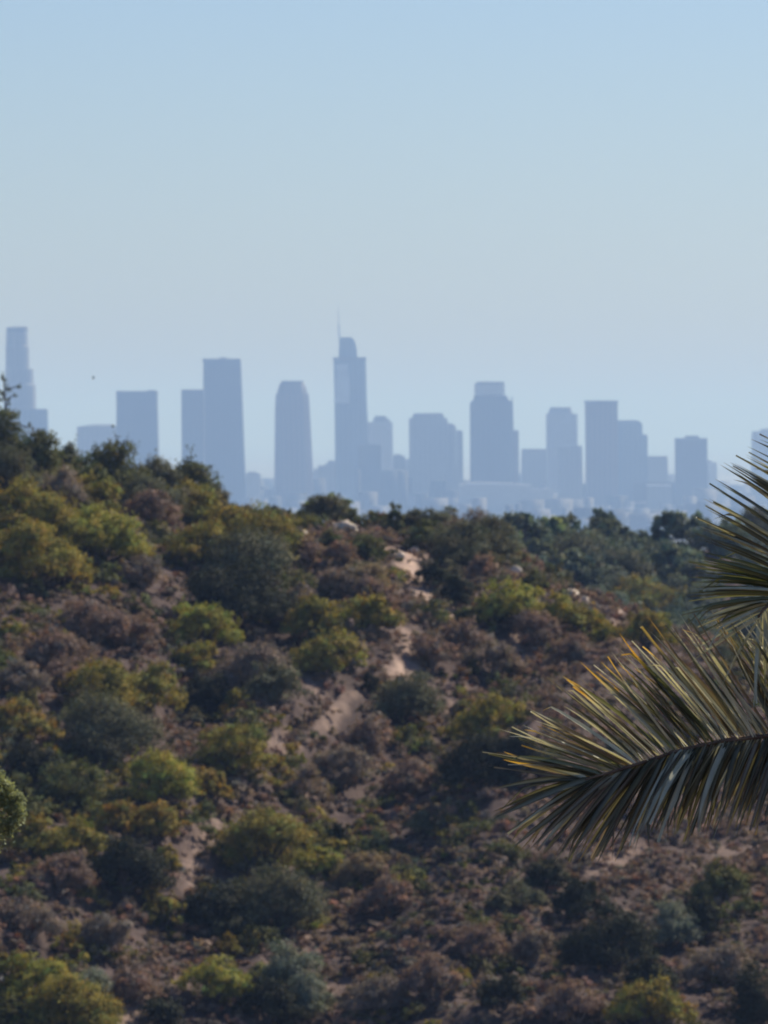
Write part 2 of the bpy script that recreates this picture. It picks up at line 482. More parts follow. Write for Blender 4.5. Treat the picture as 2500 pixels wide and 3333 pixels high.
tower('tall dark tower with a paler drum-like crown and a lower right shoulder', D, [
    ('shaft', 'dark', [(1303, 1538, 1664), (1312, 1530, 1665), (bb, 1531, 1668)], {'depth': .7, 'ch': .05}),
    ('crown', 'pale', [(1250, 1545, 1642), (1288, 1545, 1643)], {'depth': .8, 'ch': .08}),
    ('crown_base', 'dark', [(1288.3, 1543, 1650), (1302.8, 1541, 1656)], {'depth': .8, 'ch': .05}),
    ('rooftop_plant', 'band', [(1243, 1552, 1640), (1249.8, 1549, 1641)], {'depth': .7}),
    ('antenna', 'band', [(1236, 1583, 1584.5), (1242.8, 1582.5, 1585)], {'n': 6, 'depth': 1}),
    ('right_wing', 'dark', [(1291, 1665.5, 1668), (1385, 1665.5, 1671), (bb, 1668.5, 1673)], {'depth': 9})])
tower('narrow slab leaning against the right side of the drum-crowned tower', 10950, [
    ('shaft', 'brown', [(1403, 1672, 1688), (base(10950), 1674, 1690)], {'depth': 2}),
    ('parapet', 'band', [(1400, 1672, 1687), (1402.8, 1672, 1687)], {'depth': 1.9})])
D = 11500; bb = base(D)
tower('low wide flat block just right of the narrow slab', D, [
    ('shaft', 'stone', [(1465, 1697, 1790), (bb, 1697, 1792)], {'depth': .7}),
    ('parapet', 'band', [(1461, 1700, 1790), (1464.8, 1700, 1790)], {'depth': .68})])
D = 11250; bb = base(D)
tower('pale tower with cut shoulders between the wide low block and the tall slab', D, [
    ('shaft', 'pale', [(1347, 1778, 1879), (bb, 1779, 1882)], {'depth': .8, 'ch': .06}),
    ('crown', 'pale', [(1334, 1788, 1860), (1346.8, 1784, 1865)], {'depth': .8, 'ch': .06}),
    ('cap', 'band', [(1326, 1792, 1857), (1333.8, 1790, 1858)], {'depth': .7})])
tower('low block at the foot of the pale shouldered tower, left of the tall slab', 11050, [
    ('shaft', 'stone', [(1455, 1816, 1894), (base(11050), 1816, 1898)], {'depth': .7}),
    ('parapet', 'band', [(1451, 1860, 1893), (1454.8, 1860, 1894)], {'depth': .7})], name='office_block', cat='office building')
D = 10850; bb = base(D)
tower('tall flat-topped slab with an overhanging roof band, right half of the skyline', D, [
    ('shaft', 'brown', [(1313, 1905, 2009), (bb, 1908, 2012)], {'depth': .7}),
    ('crown', 'band', [(1304, 1902, 2011), (1312.8, 1903, 2011)], {'depth': .74})])
D = 11150; bb = base(D)
tower('tower with a rounded right corner joined behind the tall slab', D, [
    ('shaft', 'glass', [(1378, 1998, 2089), (bb, 1998, 2092)], {'depth': .8}),
    ('crown', 'glass', [(1368, 2005, 2070), (1371, 2003, 2080), (1377.8, 2000, 2087)], {'depth': .8}),
    ('right_wing', 'glass', [(1414, 2090.5, 2104), (1420, 2090.5, 2107), (bb, 2093, 2109)], {'depth': 2.5})])
D = 11500; bb = base(D)
tower('small square block right of the rounded-corner tower', D, [
    ('shaft', 'stone', [(1490, 2106, 2172), (bb, 2106, 2176)], {'depth': .8}),
    ('parapet', 'band', [(1485, 2108, 2171), (1489.8, 2108, 2171)], {'depth': .78})], name='office_block', cat='office building')
D = 10900; bb = base(D)
tower('square tower with a small rooftop box standing apart on the right', D, [
    ('shaft', 'dark', [(1432, 2198, 2300), (bb, 2200, 2304)], {'depth': .8}),
    ('crown', 'band', [(1426, 2197, 2301), (1431.8, 2197, 2301)], {'depth': .84}),
    ('penthouse', 'band', [(1418, 2232, 2272), (1425.8, 2228, 2276)], {'depth': .6})])
tower('faint low block behind the right side of the lone square tower', 12300, [
    ('shaft', 'pale', [(1505, 2286, 2332), (base(12300), 2286, 2336)], {'depth': .8}),
    ('penthouse', 'band', [(1500, 2296, 2316), (1504.8, 2294, 2318)], {'depth': .8})], name='office_block', cat='office building')
D = 11400; bb = base(D)
tower('pale stepped tower cut off by the right edge behind the palm frond', D, [
    ('shaft', 'pale', [(1404, 2449, 2560), (bb, 2444, 2562)], {'depth': .7}),
    ('crown', 'pale', [(1396, 2478, 2550), (1403.8, 2470, 2552)], {'depth': .7})])
D = 10100; bb = base(D)
tower('wide pale low warehouse below the broad and the drum-crowned towers', D, [
    ('hall', 'pale', [(1578, 1494, 1730), (bb, 1492, 1732)], {'depth': .4}),
    ('roof', 'white', [(1571, 1530, 1600), (1577.8, 1496, 1728)], {'depth': .38}),
    ('annex', 'pale', [(1590, 1731, 1800), (bb, 1733, 1800)], {'depth': .9})], name='warehouse', cat='warehouse', group='low city buildings')
tower('low building with a flat white roof left of the lone square tower', 10500, [
    ('hall', 'stone', [(1582, 2105, 2185), (base(10500), 2104, 2186)], {'depth': .6}),
    ('roof', 'white', [(1577, 2108, 2183), (1581.8, 2104, 2186)], {'depth': .6})], name='warehouse', cat='warehouse', group='low city buildings')
tower('long low dark block below the rounded-corner tower', 11000, [
    ('hall', 'dark', [(1570, 2060, 2190), (base(11000), 2060, 2190)], {'depth': .4}),
    ('parapet', 'band', [(1567, 2062, 2188), (1569.8, 2062, 2188)], {'depth': .38})], name='office_block', cat='office building', group='low city buildings')
tower('mid-height dark block in front of the spired tower foot', 10650, [
    ('shaft', 'dark', [(1450, 1165, 1240), (base(10650), 1165, 1242)], {'depth': .7}),
    ('parapet', 'band', [(1446, 1168, 1236), (1449.8, 1168, 1236)], {'depth': .68})], name='office_block', cat='office building')

# far-off mass of low city blocks
rg = np.random.default_rng(77)
V, Q, Cc = [], [], []
for k in range(4200):
    d = rg.uniform(8200, 14500)
    u = rg.uniform(-700, 3200)
    x = (u - CX) / F * d
    w = rg.uniform(8, 45) * (1.6 if rg.random() < .15 else 1); dp = rg.uniform(10, 45)
    h = rg.choice([6, 9, 12, 18, 28, 42], p=[.3, .27, .2, .13, .07, .03]) * rg.uniform(.8, 1.2)
    mid = d > 10400 and 700 < u < 2300 and rg.random() < .16
    if mid:
        h = rg.uniform(25, 80 if 1020 < u < 1480 else 50)
    nv = len(V) * 0 + len(Cc)
    z0, z1 = PLAIN_Z - .5, PLAIN_Z + h
    P8 = [(x - w/2, d - dp/2, z0), (x + w/2, d - dp/2, z0), (x + w/2, d + dp/2, z0), (x - w/2, d + dp/2, z0),
          (x - w/2, d - dp/2, z1), (x + w/2, d - dp/2, z1), (x + w/2, d + dp/2, z1), (x - w/2, d + dp/2, z1)]
    c = .08 if mid else rg.choice([.06, .2, .4, .62], p=[.3, .25, .27, .18])
    if h > 14: c = min(c, .28)
    V += P8; Cc += [(c, c * .97, c * .92)] * 8
    for f in ((0, 1, 5, 4), (1, 2, 6, 5), (2, 3, 7, 6), (3, 0, 4, 7), (4, 5, 6, 7)):
        Q.append([nv + i for i in f])
mm, nt, out = nodes('low_city_walls')
bb_ = nt.nodes.new('ShaderNodeBsdfPrincipled'); bb_.inputs['Roughness'].default_value = .8
at = nt.nodes.new('ShaderNodeAttribute'); at.attribute_name = 'tint'
nt.links.new(at.outputs['Color'], bb_.inputs['Base Color']); nt.links.new(bb_.outputs[0], out.inputs[0])
o = mesh_obj('low_rise_city', V, np.array(Q), mm, cols=np.array(Cc))
tag(o, 'far-off mass of low pale city blocks in the haze', 'city blocks', kind='stuff')

# ---------------------------------------------------------------- foliage
def foliage(w, h, dp, rng, n, leaf, lobes=7, shag=0.16, thin=0.6, yel=0.25, var=0.3, base_open=0.12, slant=0.0, tips=0):
    """leaf cards in clumps over a lumpy, many-lobed crown, base at z=0. returns verts, quads, tint"""
    L = [(0, 0, h * .45, w * .30, dp * .30, h * .38)]
    for k in range(lobes):
        a = rng.uniform(0, 2 * math.pi); el = math.asin(rng.uniform(-.05, 1.0))
        rr = rng.uniform(.74, 1.0)
        rx = rng.uniform(.12, .23) * w; rz = rng.uniform(.14, .25) * h
        L.append(((.5 * w - rx) * rr * math.cos(a) * math.cos(el), (.5 * dp - rx) * rr * math.sin(a) * math.cos(el),
                  .22 * h + (.78 * h - rz) * rr * math.sin(el), rx, rx * dp / w, rz))
    L.append((rng.uniform(-.15, .15) * w, 0, h * .82, w * .18, dp * .18, h * .18))
    for k in range(max(3, lobes // 3)):                      # skirts
        a = rng.uniform(0, 2 * math.pi)
        L.append((.32 * w * math.cos(a), .32 * dp * math.sin(a), h * rng.uniform(.12, .26), w * rng.uniform(.12, .2), dp * rng.uniform(.12, .2), h * rng.uniform(.12, .22)))
    L = np.array(L)
    area = L[:, 3] * L[:, 5]
    per = 30
    nc = max(n // per, 4)
    li = rng.choice(len(L), nc, p=area / area.sum())
    v = rng.normal(size=(nc, 3)); v /= np.linalg.norm(v, axis=1)[:, None]
    v[:, 2] = np.where(v[:, 2] < -0.25, -v[:, 2] * .8, v[:, 2])
    rad = np.where(rng.random(nc) < .7, rng.uniform(.8, 1.05, nc), rng.uniform(.3, .85, nc))
    cen = L[li, :3] + v * L[li, 3:6] * rad[:, None]
    ctint = 1 + var * rng.uniform(-1, 1, nc)
    cy = np.clip(rng.normal(0, yel, nc), -.3, .6)
    ltint = rng.uniform(.85, 1.15, len(L))
    ci = np.repeat(np.arange(nc), per)
    N = len(ci)
    csz = min(w, h) * shag * .72
    off = rng.normal(size=(N, 3)) * csz * .5 * np.array([1, 1, .75])
    pos = cen[ci] + off
    if tips:
        nt_ = int(tips)
        up = rng.choice(nc, nt_, p=(lambda q: q / q.sum())(np.clip(cen[:, 2], 0.01, None) ** 3))
        k2 = 10
        s = rng.uniform(0, 1, (nt_, k2))
        dirs = v[up] * .6 + np.array([0, 0, 1.0]) + rng.normal(size=(nt_, 3)) * .25
        tp = cen[up][:, None, :] + dirs[:, None, :] * s[:, :, None] * h * rng.uniform(.06, .2, (nt_, 1, 1)) + rng.normal(size=(nt_, k2, 3)) * .04
        pos = np.concatenate([pos, tp.reshape(-1, 3)]); ci = np.concatenate([ci, np.repeat(up, k2)])
        N = len(ci)
    pos[:, 0] += slant * pos[:, 2]
    pos[:, 2] = np.maximum(pos[:, 2], 0.02)
    nrm = v[ci] * 1.1 + rng.normal(size=(N, 3)) * .6 + np.array([0, 0, .25])
    nrm /= np.linalg.norm(nrm, axis=1)[:, None]
    a = rng.normal(size=(N, 3)); a[:, 2] += .5
    t1 = a - nrm * (a * nrm).sum(1)[:, None]; t1 /= np.linalg.norm(t1, axis=1)[:, None]
    t2 = np.cross(nrm, t1)
    s = leaf * rng.uniform(.6, 1.35, N)[:, None]
    q = np.stack([pos - t1 * s, pos - t2 * s * thin + t1 * s * .1, pos + t1 * s, pos + t2 * s * thin + t1 * s * .1], 1)
    V = q.reshape(-1, 3)
    base_i = np.arange(N)[:, None] * 4 + np.arange(4)
    c = (ctint[ci] * ltint[li][ci] * rng.uniform(.8, 1.2, N))
    col = np.stack([c * (1 + cy[ci]), c, c * (1 - .5 * cy[ci])], 1)
    return V, base_i, np.repeat(col, 4, axis=0), L

def tube(pts, radii, n=5):
    V, Fc = [], []
    pts = [Vector(p) for p in pts]
    for i, p in enumerate(pts):
        t = (pts[min(i + 1, len(pts) - 1)] - pts[max(i - 1, 0)]).normalized()
        a = t.orthogonal().normalized(); b2 = t.cross(a)
        for k in range(n):
            an = 2 * math.pi * k / n
            V.append(p + (a * math.cos(an) + b2 * math.sin(an)) * radii[i])
    for i in range(len(pts) - 1):
        for k in range(n):
            k2 = (k + 1) % n
            Fc.append((i * n + k, i * n + k2, (i + 1) * n + k2, (i + 1) * n + k))
    return [tuple(v) for v in V], Fc

def stems_for(L, h, rng, slant=0, r0=.05):
    V, Fc = [], []
    for l in L[:9]:
        e = np.array([l[0] + slant * l[2], l[1], l[2]])
        b0 = np.array([rng.uniform(-.12, .12), rng.uniform(-.12, .12), -.35])
        mid = (b0 + e) / 2 + rng.normal(size=3) * .08 * h * np.array([1, 1, .4])
        v, f = tube([b0, mid, e], [r0, r0 * .7, r0 * .3])
        Fc += [tuple(i + len(V) for i in q) for q in f]; V += v
    return V, np.array(Fc)

KINDS = {
    #          base colour                 trans  thin  yel  var  leaf shag
    'olive':  dict(base=(0.252, 0.211, 0.042), trans=.20, thin=.62, yel=.16, var=.30, leaf=.082, shag=.15),
    'bright': dict(base=(0.292, 0.271, 0.051), trans=.22, thin=.62, yel=.14, var=.28, leaf=.082, shag=.14),
    'gold':   dict(base=(0.260, 0.192, 0.043), trans=.20, thin=.62, yel=.18, var=.30, leaf=.082, shag=.15),
    'oak':    dict(base=(0.119, 0.120, 0.040), trans=.22, thin=.70, yel=.12, var=.30, leaf=.082, shag=.17),
    'grey':   dict(base=(0.142, 0.137, 0.075), trans=.15, thin=.5, yel=.10, var=.30, leaf=.082, shag=.19),
    'sage':   dict(base=(0.208, 0.221, 0.156), trans=.18, thin=.45, yel=.10, var=.28, leaf=.082, shag=.18),
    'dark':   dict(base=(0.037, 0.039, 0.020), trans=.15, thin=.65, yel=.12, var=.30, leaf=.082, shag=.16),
    'brown':  dict(base=(.240, .163, .125), trans=.22, thin=.30, yel=.10, var=.20, leaf=.12, shag=.2),
    'drygrey': dict(base=(.225, .175, .138), trans=.22, thin=.28, yel=.08, var=.20, leaf=.12, shag=.2),
    'tan':    dict(base=(0.253, 0.193, 0.121), trans=.30, thin=.22, yel=.08, var=.3, leaf=.13, shag=.2),
    'far':    dict(base=(0.127, 0.150, 0.094), trans=.2, thin=.7, yel=.10, var=.28, leaf=.17, shag=.17),
    'fargreen': dict(base=(0.195, 0.254, 0.125), trans=.3, thin=.7, yel=.08, var=.2, leaf=.15, shag=.13),
}
for k, v in KINDS.items():
    v['mat'] = leaf_material(k + '_leaves', v['base'], v['trans'])
M_BARK = noise_material('bark', (.06, .045, .038), (.13, .105, .09), 6)
M_DRYWOOD = noise_material('dry_wood', (.17, .14, .125), (.30, .26, .235), 6)

N_FACES = [0]
FOOT = []
def shrub(cx, top, w, h, kind, label, name='shrub', cat='shrub', group=None, dens=1.0, lobes=None, sink=1.0, far=False, slant=None, tips=None, hull=None):
    """cx, top, w, h in overview pixels"""
    K = KINDS[kind]
    px, py = cx * S, (top + h * sink) * S
    x, y, z = hit(px, py, 500 if far else 285, 760 if far else 432)
    k = y / F * S
    W = w * k * (1.45 if kind in ('olive', 'bright', 'gold') and name == 'shrub' else 1.3)
    top_z = (HY - top * S) / F * y
    H = max(top_z - z, .5 * W)
    FOOT.append((x, y, W, H))
    sc = y / 350
    leaf = K['leaf'] * sc * (1.0 if min(W, H) > 1.6 else .85)
    area = W * H
    n = int(dens * 0.62 * area / (leaf * leaf * K['thin'] * 1.6) * 6.5)
    n = max(500, min(n, 34000))
    lb = lobes or int(np.clip(7 + W * H * .9, 7, 24))
    sl = RNG.uniform(-.08, .08) if slant is None else slant
    V, Q, C, L = foliage(W, H, W * .85, RNG, n, leaf, lb, K['shag'], K['thin'], K['yel'], K['var'], slant=sl,
                         tips=int((tips if tips is not None else (0 if far or group == G_CREST else .5)) * 5 * W))
    root = empty(name, (x, y, z))
    tag(root, label, cat, group)
    mesh_obj('foliage' if name != 'tree' else 'crown', V, Q, K['mat'], root, cols=C)
    sv, sf = stems_for(L, H, RNG, sl, r0=.022 * W if name != 'tree' else .035 * W)
    mesh_obj('stems' if name != 'tree' else 'trunk', sv, sf, M_DRYWOOD if kind in ('brown', 'drygrey', 'tan') else M_BARK, root)
    N_FACES[0] += len(Q)
    return root

G_RIDGE = 'dark trees along the left ridge'
G_SLOPE = 'green shrubs on the brushy slope'
G_CREST = 'shrubs along the crest of the near hill'
G_FAR = 'trees on the far hill'
G_DRY = 'dry brush clumps on the slope'
TAB = [
 # ---- left ridge
 (8, 885, 90, 120, 'oak', 'dark tree cut by the left edge at the top of the ridge', 'tree', G_RIDGE),
 (75, 925, 120, 100, 'oak', 'dark domed tree below the low block at the left end of the ridge', 'tree', G_RIDGE),
 (148, 958, 80, 70, 'grey', 'wispy thin-topped tree left of the dense round ridge tree', 'tree', G_RIDGE),
 (245, 952, 130, 112, 'oak', 'dense round dark tree below the flat-topped square tower', 'tree', G_RIDGE),
 (340, 985, 90, 100, 'grey', 'grey-green ridge tree in the dip right of the dense round tree', 'tree', G_RIDGE),
 (405, 990, 120, 110, 'oak', 'grey-green domed tree at the right end of the left ridge', 'tree', G_RIDGE),
 (452, 1030, 70, 80, 'grey', 'small grey-green tree where the left ridge drops to the crest', 'tree', G_RIDGE),
 (190, 1000, 110, 75, 'oak', 'dark tree low between the wispy tree and the dense round tree', 'tree', G_RIDGE),
 (25, 962, 110, 110, 'grey', 'dull grey-olive shrub at the left edge under the ridge trees', 'shrub', G_SLOPE),
 (120, 1010, 110, 90, 'drygrey', 'grey dry shrub below the dark domed ridge tree', 'shrub', G_DRY),
 (50, 1035, 165, 145, 'olive', 'big rounded olive shrub at the left edge below the ridge', 'shrub', G_SLOPE),
 (208, 1043, 120, 70, 'olive', 'flat olive-gold shrub under the dense round ridge tree', 'shrub', G_SLOPE),
 (320, 1050, 150, 75, 'grey', 'grey-green shrub bank under the ridge dip', 'shrub', G_SLOPE),
 (410, 1065, 130, 70, 'olive', 'brown-olive shrub below the right end of the ridge trees', 'shrub', G_SLOPE),
 (212, 1107, 180, 120, 'bright', 'large bright olive shrub with a ragged top, upper left slope', 'shrub', G_SLOPE),
 (150, 1195, 70, 65, 'olive', 'small olive shrub at the lower left foot of the large bright one', 'shrub', G_SLOPE),
 (70, 1168, 190, 90, 'olive', 'long low brown-olive shrub at the left edge, below the rounded one', 'shrub', G_SLOPE),
 (320, 1090, 120, 50, 'brown', 'flat purplish dry brush between two olive shrubs, upper left', 'shrub', G_DRY),
 (445, 1125, 150, 110, 'olive', 'olive shrub with grey lobes left of the biggest crest shrub', 'shrub', G_SLOPE),
 (560, 1090, 150, 140, 'olive', 'biggest olive shrub on the crest below the rounded tower', 'shrub', G_SLOPE),
 (500, 1090, 110, 90, 'olive', 'olive shrub crowding the left side of the biggest crest shrub', 'shrub', G_SLOPE),
 (530, 1170, 200, 100, 'grey', 'grey-green shrub mass below the biggest crest shrub', 'shrub', G_SLOPE),
 (515, 1235, 230, 120, 'dark', 'wide dark green thicket in the middle of the left slope', 'shrub', G_SLOPE),
 (455, 1240, 110, 90, 'grey', 'grey-green dome on the left of the wide dark thicket', 'shrub', G_SLOPE),
 (640, 1260, 100, 70, 'drygrey', 'brown-grey dry shrub right of the wide dark thicket', 'shrub', G_DRY),
 (300, 1210, 110, 60, 'drygrey', 'pale grey clump right of the large bright shrub foot', 'shrub', G_DRY),
 (435, 1320, 135, 85, 'bright', 'bright olive shrub shaped like a flat cap, centre left', 'shrub', G_SLOPE),
 (425, 1385, 100, 80, 'olive', 'olive shrub trailing below the flat cap one', 'shrub', G_SLOPE),
 (25, 1335, 70, 60, 'olive', 'small green shrub touching the left edge above the dry brown slope', 'shrub', G_SLOPE),
 (685, 1300, 130, 85, 'olive', 'olive-green shrub left of a pair in the middle of the slope', 'shrub', G_SLOPE),
 (790, 1290, 120, 80, 'olive', 'olive-green shrub right of a pair in the middle of the slope', 'shrub', G_SLOPE),
 (715, 1365, 140, 100, 'olive', 'loose olive shrub hanging below the mid-slope pair', 'shrub', G_SLOPE),
 (765, 1400, 60, 50, 'bright', 'little bright tuft at the right foot of the loose olive shrub', 'shrub', G_SLOPE),
 (215, 1420, 150, 130, 'olive', 'large olive shrub with pale new growth, left of centre', 'shrub', G_SLOPE),
 (320, 1430, 130, 110, 'olive', 'olive-brown shrub right against the one with pale growth', 'shrub', G_SLOPE),
 (240, 1500, 220, 150, 'grey', 'very large grey-green shrub below the pale-topped one', 'shrub', G_SLOPE),
 (545, 1385, 150, 120, 'drygrey', 'dry spiky grey shrub with a tan fan top, centre left', 'shrub', G_DRY),
 (600, 1430, 120, 90, 'grey', 'grey-green shrub beside the tan fan-topped one', 'shrub', G_SLOPE),
 (440, 1450, 110, 90, 'dark', 'dark shrub in the hollow left of the tan fan-topped one', 'shrub', G_SLOPE),
 (50, 1512, 120, 90, 'gold', 'yellow-olive shrub at the left edge, mid height', 'shrub', G_SLOPE),
 (500, 1562, 145, 120, 'olive', 'round olive-grey shrub left of the long soil streak', 'shrub', G_SLOPE),
 (345, 1618, 130, 120, 'bright', 'bright yellow-green shrub with a bare white twig, left', 'shrub', G_SLOPE),
 (455, 1655, 75, 80, 'gold', 'small orange-gold shrub right of the yellow-green one', 'shrub', G_SLOPE),
 (150, 1645, 170, 110, 'oak', 'deep green shrub with lighter tips near the left edge', 'shrub', G_SLOPE),
 (60, 1600, 130, 90, 'dark', 'black-green shrub left of the deep green one', 'shrub', G_SLOPE),
 (252, 1728, 85, 65, 'gold', 'small golden shrub under the yellow-green one', 'shrub', G_SLOPE),
 (335, 1742, 120, 85, 'gold', 'wide golden-olive shrub right of the small golden one', 'shrub', G_SLOPE),
 (75, 1775, 130, 80, 'olive', 'olive-gold cushion nearest the left edge below the pale branch', 'shrub', G_SLOPE),
 (165, 1780, 120, 80, 'olive', 'olive-gold cushion one place further right from the left edge', 'shrub', G_SLOPE),
 (255, 1830, 190, 110, 'dark', 'broad dark shrub below the golden shrubs', 'shrub', G_SLOPE),
 (355, 1825, 65, 60, 'olive', 'tiny olive shrub directly under the wide golden-olive one', 'shrub', G_SLOPE),
 (325, 1880, 55, 60, 'gold', 'small gold tuft on the right side of the broad dark shrub', 'shrub', G_SLOPE),
 (350, 1945, 90, 60, 'olive', 'low olive tuft between soil streaks, lower left', 'shrub', G_SLOPE),
 (575, 1742, 180, 150, 'olive', 'large olive-topped shrub with deep shade under it, lower centre', 'shrub', G_SLOPE),
 (695, 1825, 90, 75, 'bright', 'bright lime shrub at the right shoulder of the large olive-topped one', 'shrub', G_SLOPE),
 (610, 1870, 190, 140, 'grey', 'big cool grey-green shrub under the large olive-topped one', 'shrub', G_SLOPE),
 (470, 1900, 150, 120, 'dark', 'dark blue-green shrub in the shade, lower centre left', 'shrub', G_SLOPE),
 (155, 2008, 55, 60, 'gold', 'isolated little gold shrub, lower left', 'shrub', G_SLOPE),
 (230, 1985, 120, 70, 'drygrey', 'silvery dry clump right of the isolated gold shrub', 'shrub', G_DRY),
 (10, 2050, 60, 60, 'gold', 'yellow tuft on the left edge near the bottom', 'shrub', G_SLOPE),
 (75, 2065, 150, 110, 'bright', 'bright green shrub in the lower left corner', 'shrub', G_SLOPE),
 (185, 2090, 100, 90, 'sage', 'sage-grey shrub against the lower left bright one', 'shrub', G_SLOPE),
 (20, 2150, 110, 80, 'oak', 'dark shrub below the bright one in the lower left corner', 'shrub', G_SLOPE),
 (160, 2165, 190, 80, 'olive', 'olive shrub cut by the bottom edge, lower left', 'shrub', G_SLOPE),
 (455, 2062, 135, 110, 'bright', 'round bright green shrub near the bottom, left of centre', 'shrub', G_SLOPE),
 (635, 2030, 110, 120, 'sage', 'tall pale sage shrub near the bottom centre', 'shrub', G_SLOPE),
 (665, 2100, 90, 100, 'sage', 'pale sage shrub just below the tall pale one', 'shrub', G_SLOPE),
 (580, 2120, 150, 100, 'dark', 'very dark shrub left of the two pale sage ones', 'shrub', G_SLOPE),
 (350, 2170, 120, 60, 'dark', 'dark low shrub beside the wide soil patch at the bottom', 'shrub', G_SLOPE),
 # ---- crest, centre
 (597, 1086, 60, 42, 'grey', 'small dark tree with a crooked leader on the crest', 'tree', G_CREST),
 (626, 1093, 34, 42, 'oak', 'little pointed dark shrub beside the crooked-leader tree', 'shrub', G_CREST),
 (677, 1062, 66, 62, 'fargreen', 'left dome of a pair of pale green round trees on the crest', 'tree', G_CREST),
 (722, 1056, 66, 66, 'fargreen', 'right dome of a pair of pale green round trees on the crest', 'tree', G_CREST),
 (700, 1100, 110, 37, 'grey', 'dark undergrowth at the foot of the twin pale green domes', 'shrub', G_CREST),
 (770, 1091, 52, 54, 'oak', 'pointed dark shrub right of the twin pale green domes', 'shrub', G_CREST),
 (815, 1096, 50, 54, 'oak', 'dull dark shrub second right of the twin pale green domes', 'shrub', G_CREST),
 (851, 1078, 42, 80, 'oak', 'tallest narrow dark shrub on the crest centre', 'shrub', G_CREST),
 (893, 1093, 75, 67, 'grey', 'dark shrub just right of the tallest narrow one', 'shrub', G_CREST),
 (945, 1093, 90, 72, 'grey', 'grey-brown shrub on the crest under the broad stepped tower', 'shrub', G_CREST),
 (960, 1086, 55, 42, 'grey', 'small darker dome peeping over the grey-brown crest shrub', 'shrub', G_CREST),
 (1015, 1093, 120, 92, 'drygrey', 'rusty-brown leafy shrub on the crest under the drum-crowned tower', 'shrub', G_CREST),
 (1070, 1103, 90, 102, 'grey', 'olive-brown shrub at the right end of the crest line', 'shrub', G_CREST),
 (925, 1132, 105, 58, 'oak', 'long dark shrub below the crest line above the pale soil', 'shrub', G_CREST),
 (1000, 1150, 160, 80, 'grey', 'dark shrub bank under the rusty-brown one', 'shrub', G_CREST),
 (705, 1138, 60, 60, 'oak', 'dark shrub among the pale rocks on the crest', 'shrub', G_CREST),
 (805, 1150, 80, 66, 'oak', 'dark shrub right of the pale crest rocks', 'shrub', G_CREST),
 (660, 1170, 110, 60, 'brown', 'brown dry clump below the left end of the crest rocks', 'shrub', G_DRY),
 (740, 1170, 80, 60, 'brown', 'purplish dry clump below the crest rocks', 'shrub', G_DRY),
 (790, 1212, 120, 80, 'tan', 'golden-tan grassy mound left of the zigzag path', 'shrub', G_DRY),
 (730, 1230, 110, 66, 'drygrey', 'grey clump left of the golden-tan mound', 'shrub', G_DRY),
 (800, 1255, 100, 60, 'brown', 'dark purplish clump under the golden-tan mound', 'shrub', G_DRY),
 (930, 1215, 70, 60, 'dark', 'small dark shrub right of the zigzag path', 'shrub', G_SLOPE),
 (985, 1235, 70, 80, 'dark', 'upright dark shrub in the middle right of the crest slope', 'shrub', G_SLOPE),
 (1010, 1308, 60, 50, 'oak', 'small dark green shrub left of the bright olive row', 'shrub', G_SLOPE),
 (1040, 1200, 70, 60, 'brown', 'brown clump left of the pale rock on the right crest', 'shrub', G_DRY),
 (1105, 1258, 135, 95, 'bright', 'rounded bright olive shrub at the upper end of the slanting row', 'shrub', G_SLOPE),
 (1065, 1290, 60, 60, 'dark', 'shaded left flank of the slanting olive row, drawn as a dark shrub', 'shrub', G_SLOPE),  # dark leaves stand for the bright shrub's shaded side
 (1190, 1290, 100, 66, 'bright', 'second olive shrub down the slanting row', 'shrub', G_SLOPE),
 (1250, 1312, 100, 62, 'olive', 'third olive shrub down the slanting row', 'shrub', G_SLOPE),
 (1305, 1338, 80, 60, 'olive', 'last olive shrub at the lower end of the slanting row', 'shrub', G_SLOPE),
 (1395, 1345, 110, 55, 'olive', 'low olive shrub just above the yellow palm leaf tips', 'shrub', G_SLOPE),
 (1150, 1225, 60, 50, 'oak', 'dark shrub behind the top of the slanting row', 'shrub', G_CREST),
 # ---- centre slope
 (870, 1475, 160, 85, 'grey', 'wide grey shrub in the centre of the slope', 'shrub', G_SLOPE),
 (800, 1455, 50, 40, 'dark', 'tiny round green shrub left of the wide grey centre one', 'shrub', G_SLOPE),
 (1070, 1508, 165, 100, 'olive', 'olive-topped tree in the centre right above the deepest shade', 'tree', G_SLOPE),
 (1040, 1580, 160, 130, 'dark', 'shade under the olive-topped tree, drawn as a dark lower thicket', 'shrub', G_SLOPE),  # near-black leaf colour paints in the shadow below the tree
 (1110, 1570, 120, 120, 'dark', 'shade between the olive-topped tree and the palm leaf tip, drawn as a dark thicket', 'shrub', G_SLOPE),  # more of that tree's shadow, put into dark foliage
 (1060, 1400, 110, 60, 'drygrey', 'grey-purple clump above the olive-topped tree', 'shrub', G_DRY),
 (930, 1380, 110, 66, 'brown', 'purple-brown clump in the centre of the upper slope', 'shrub', G_DRY),
 (1000, 1350, 110, 60, 'brown', 'purple-brown clump below the small dark green shrub', 'shrub', G_DRY),
 (1150, 1340, 120, 55, 'brown', 'purple-brown clump under the slanting olive row', 'shrub', G_DRY),
 (1230, 1390, 120, 60, 'brown', 'purple-brown clump below the lower end of the olive row', 'shrub', G_DRY),
 (730, 1620, 130, 80, 'drygrey', 'grey shrub on the centre slope right of the soil streak', 'shrub', G_DRY),
 (650, 1660, 110, 70, 'drygrey', 'grey shrub lying against the right side of the soil streak', 'shrub', G_DRY),
 (800, 1560, 120, 75, 'brown', 'brown clump under the wide grey centre shrub', 'shrub', G_DRY),
 (880, 1640, 130, 80, 'brown', 'brown clump left of the deep shade in the centre', 'shrub', G_DRY),
 (728, 1778, 56, 60, 'dark', 'small round blackish shrub above the short pale path', 'shrub', G_SLOPE),
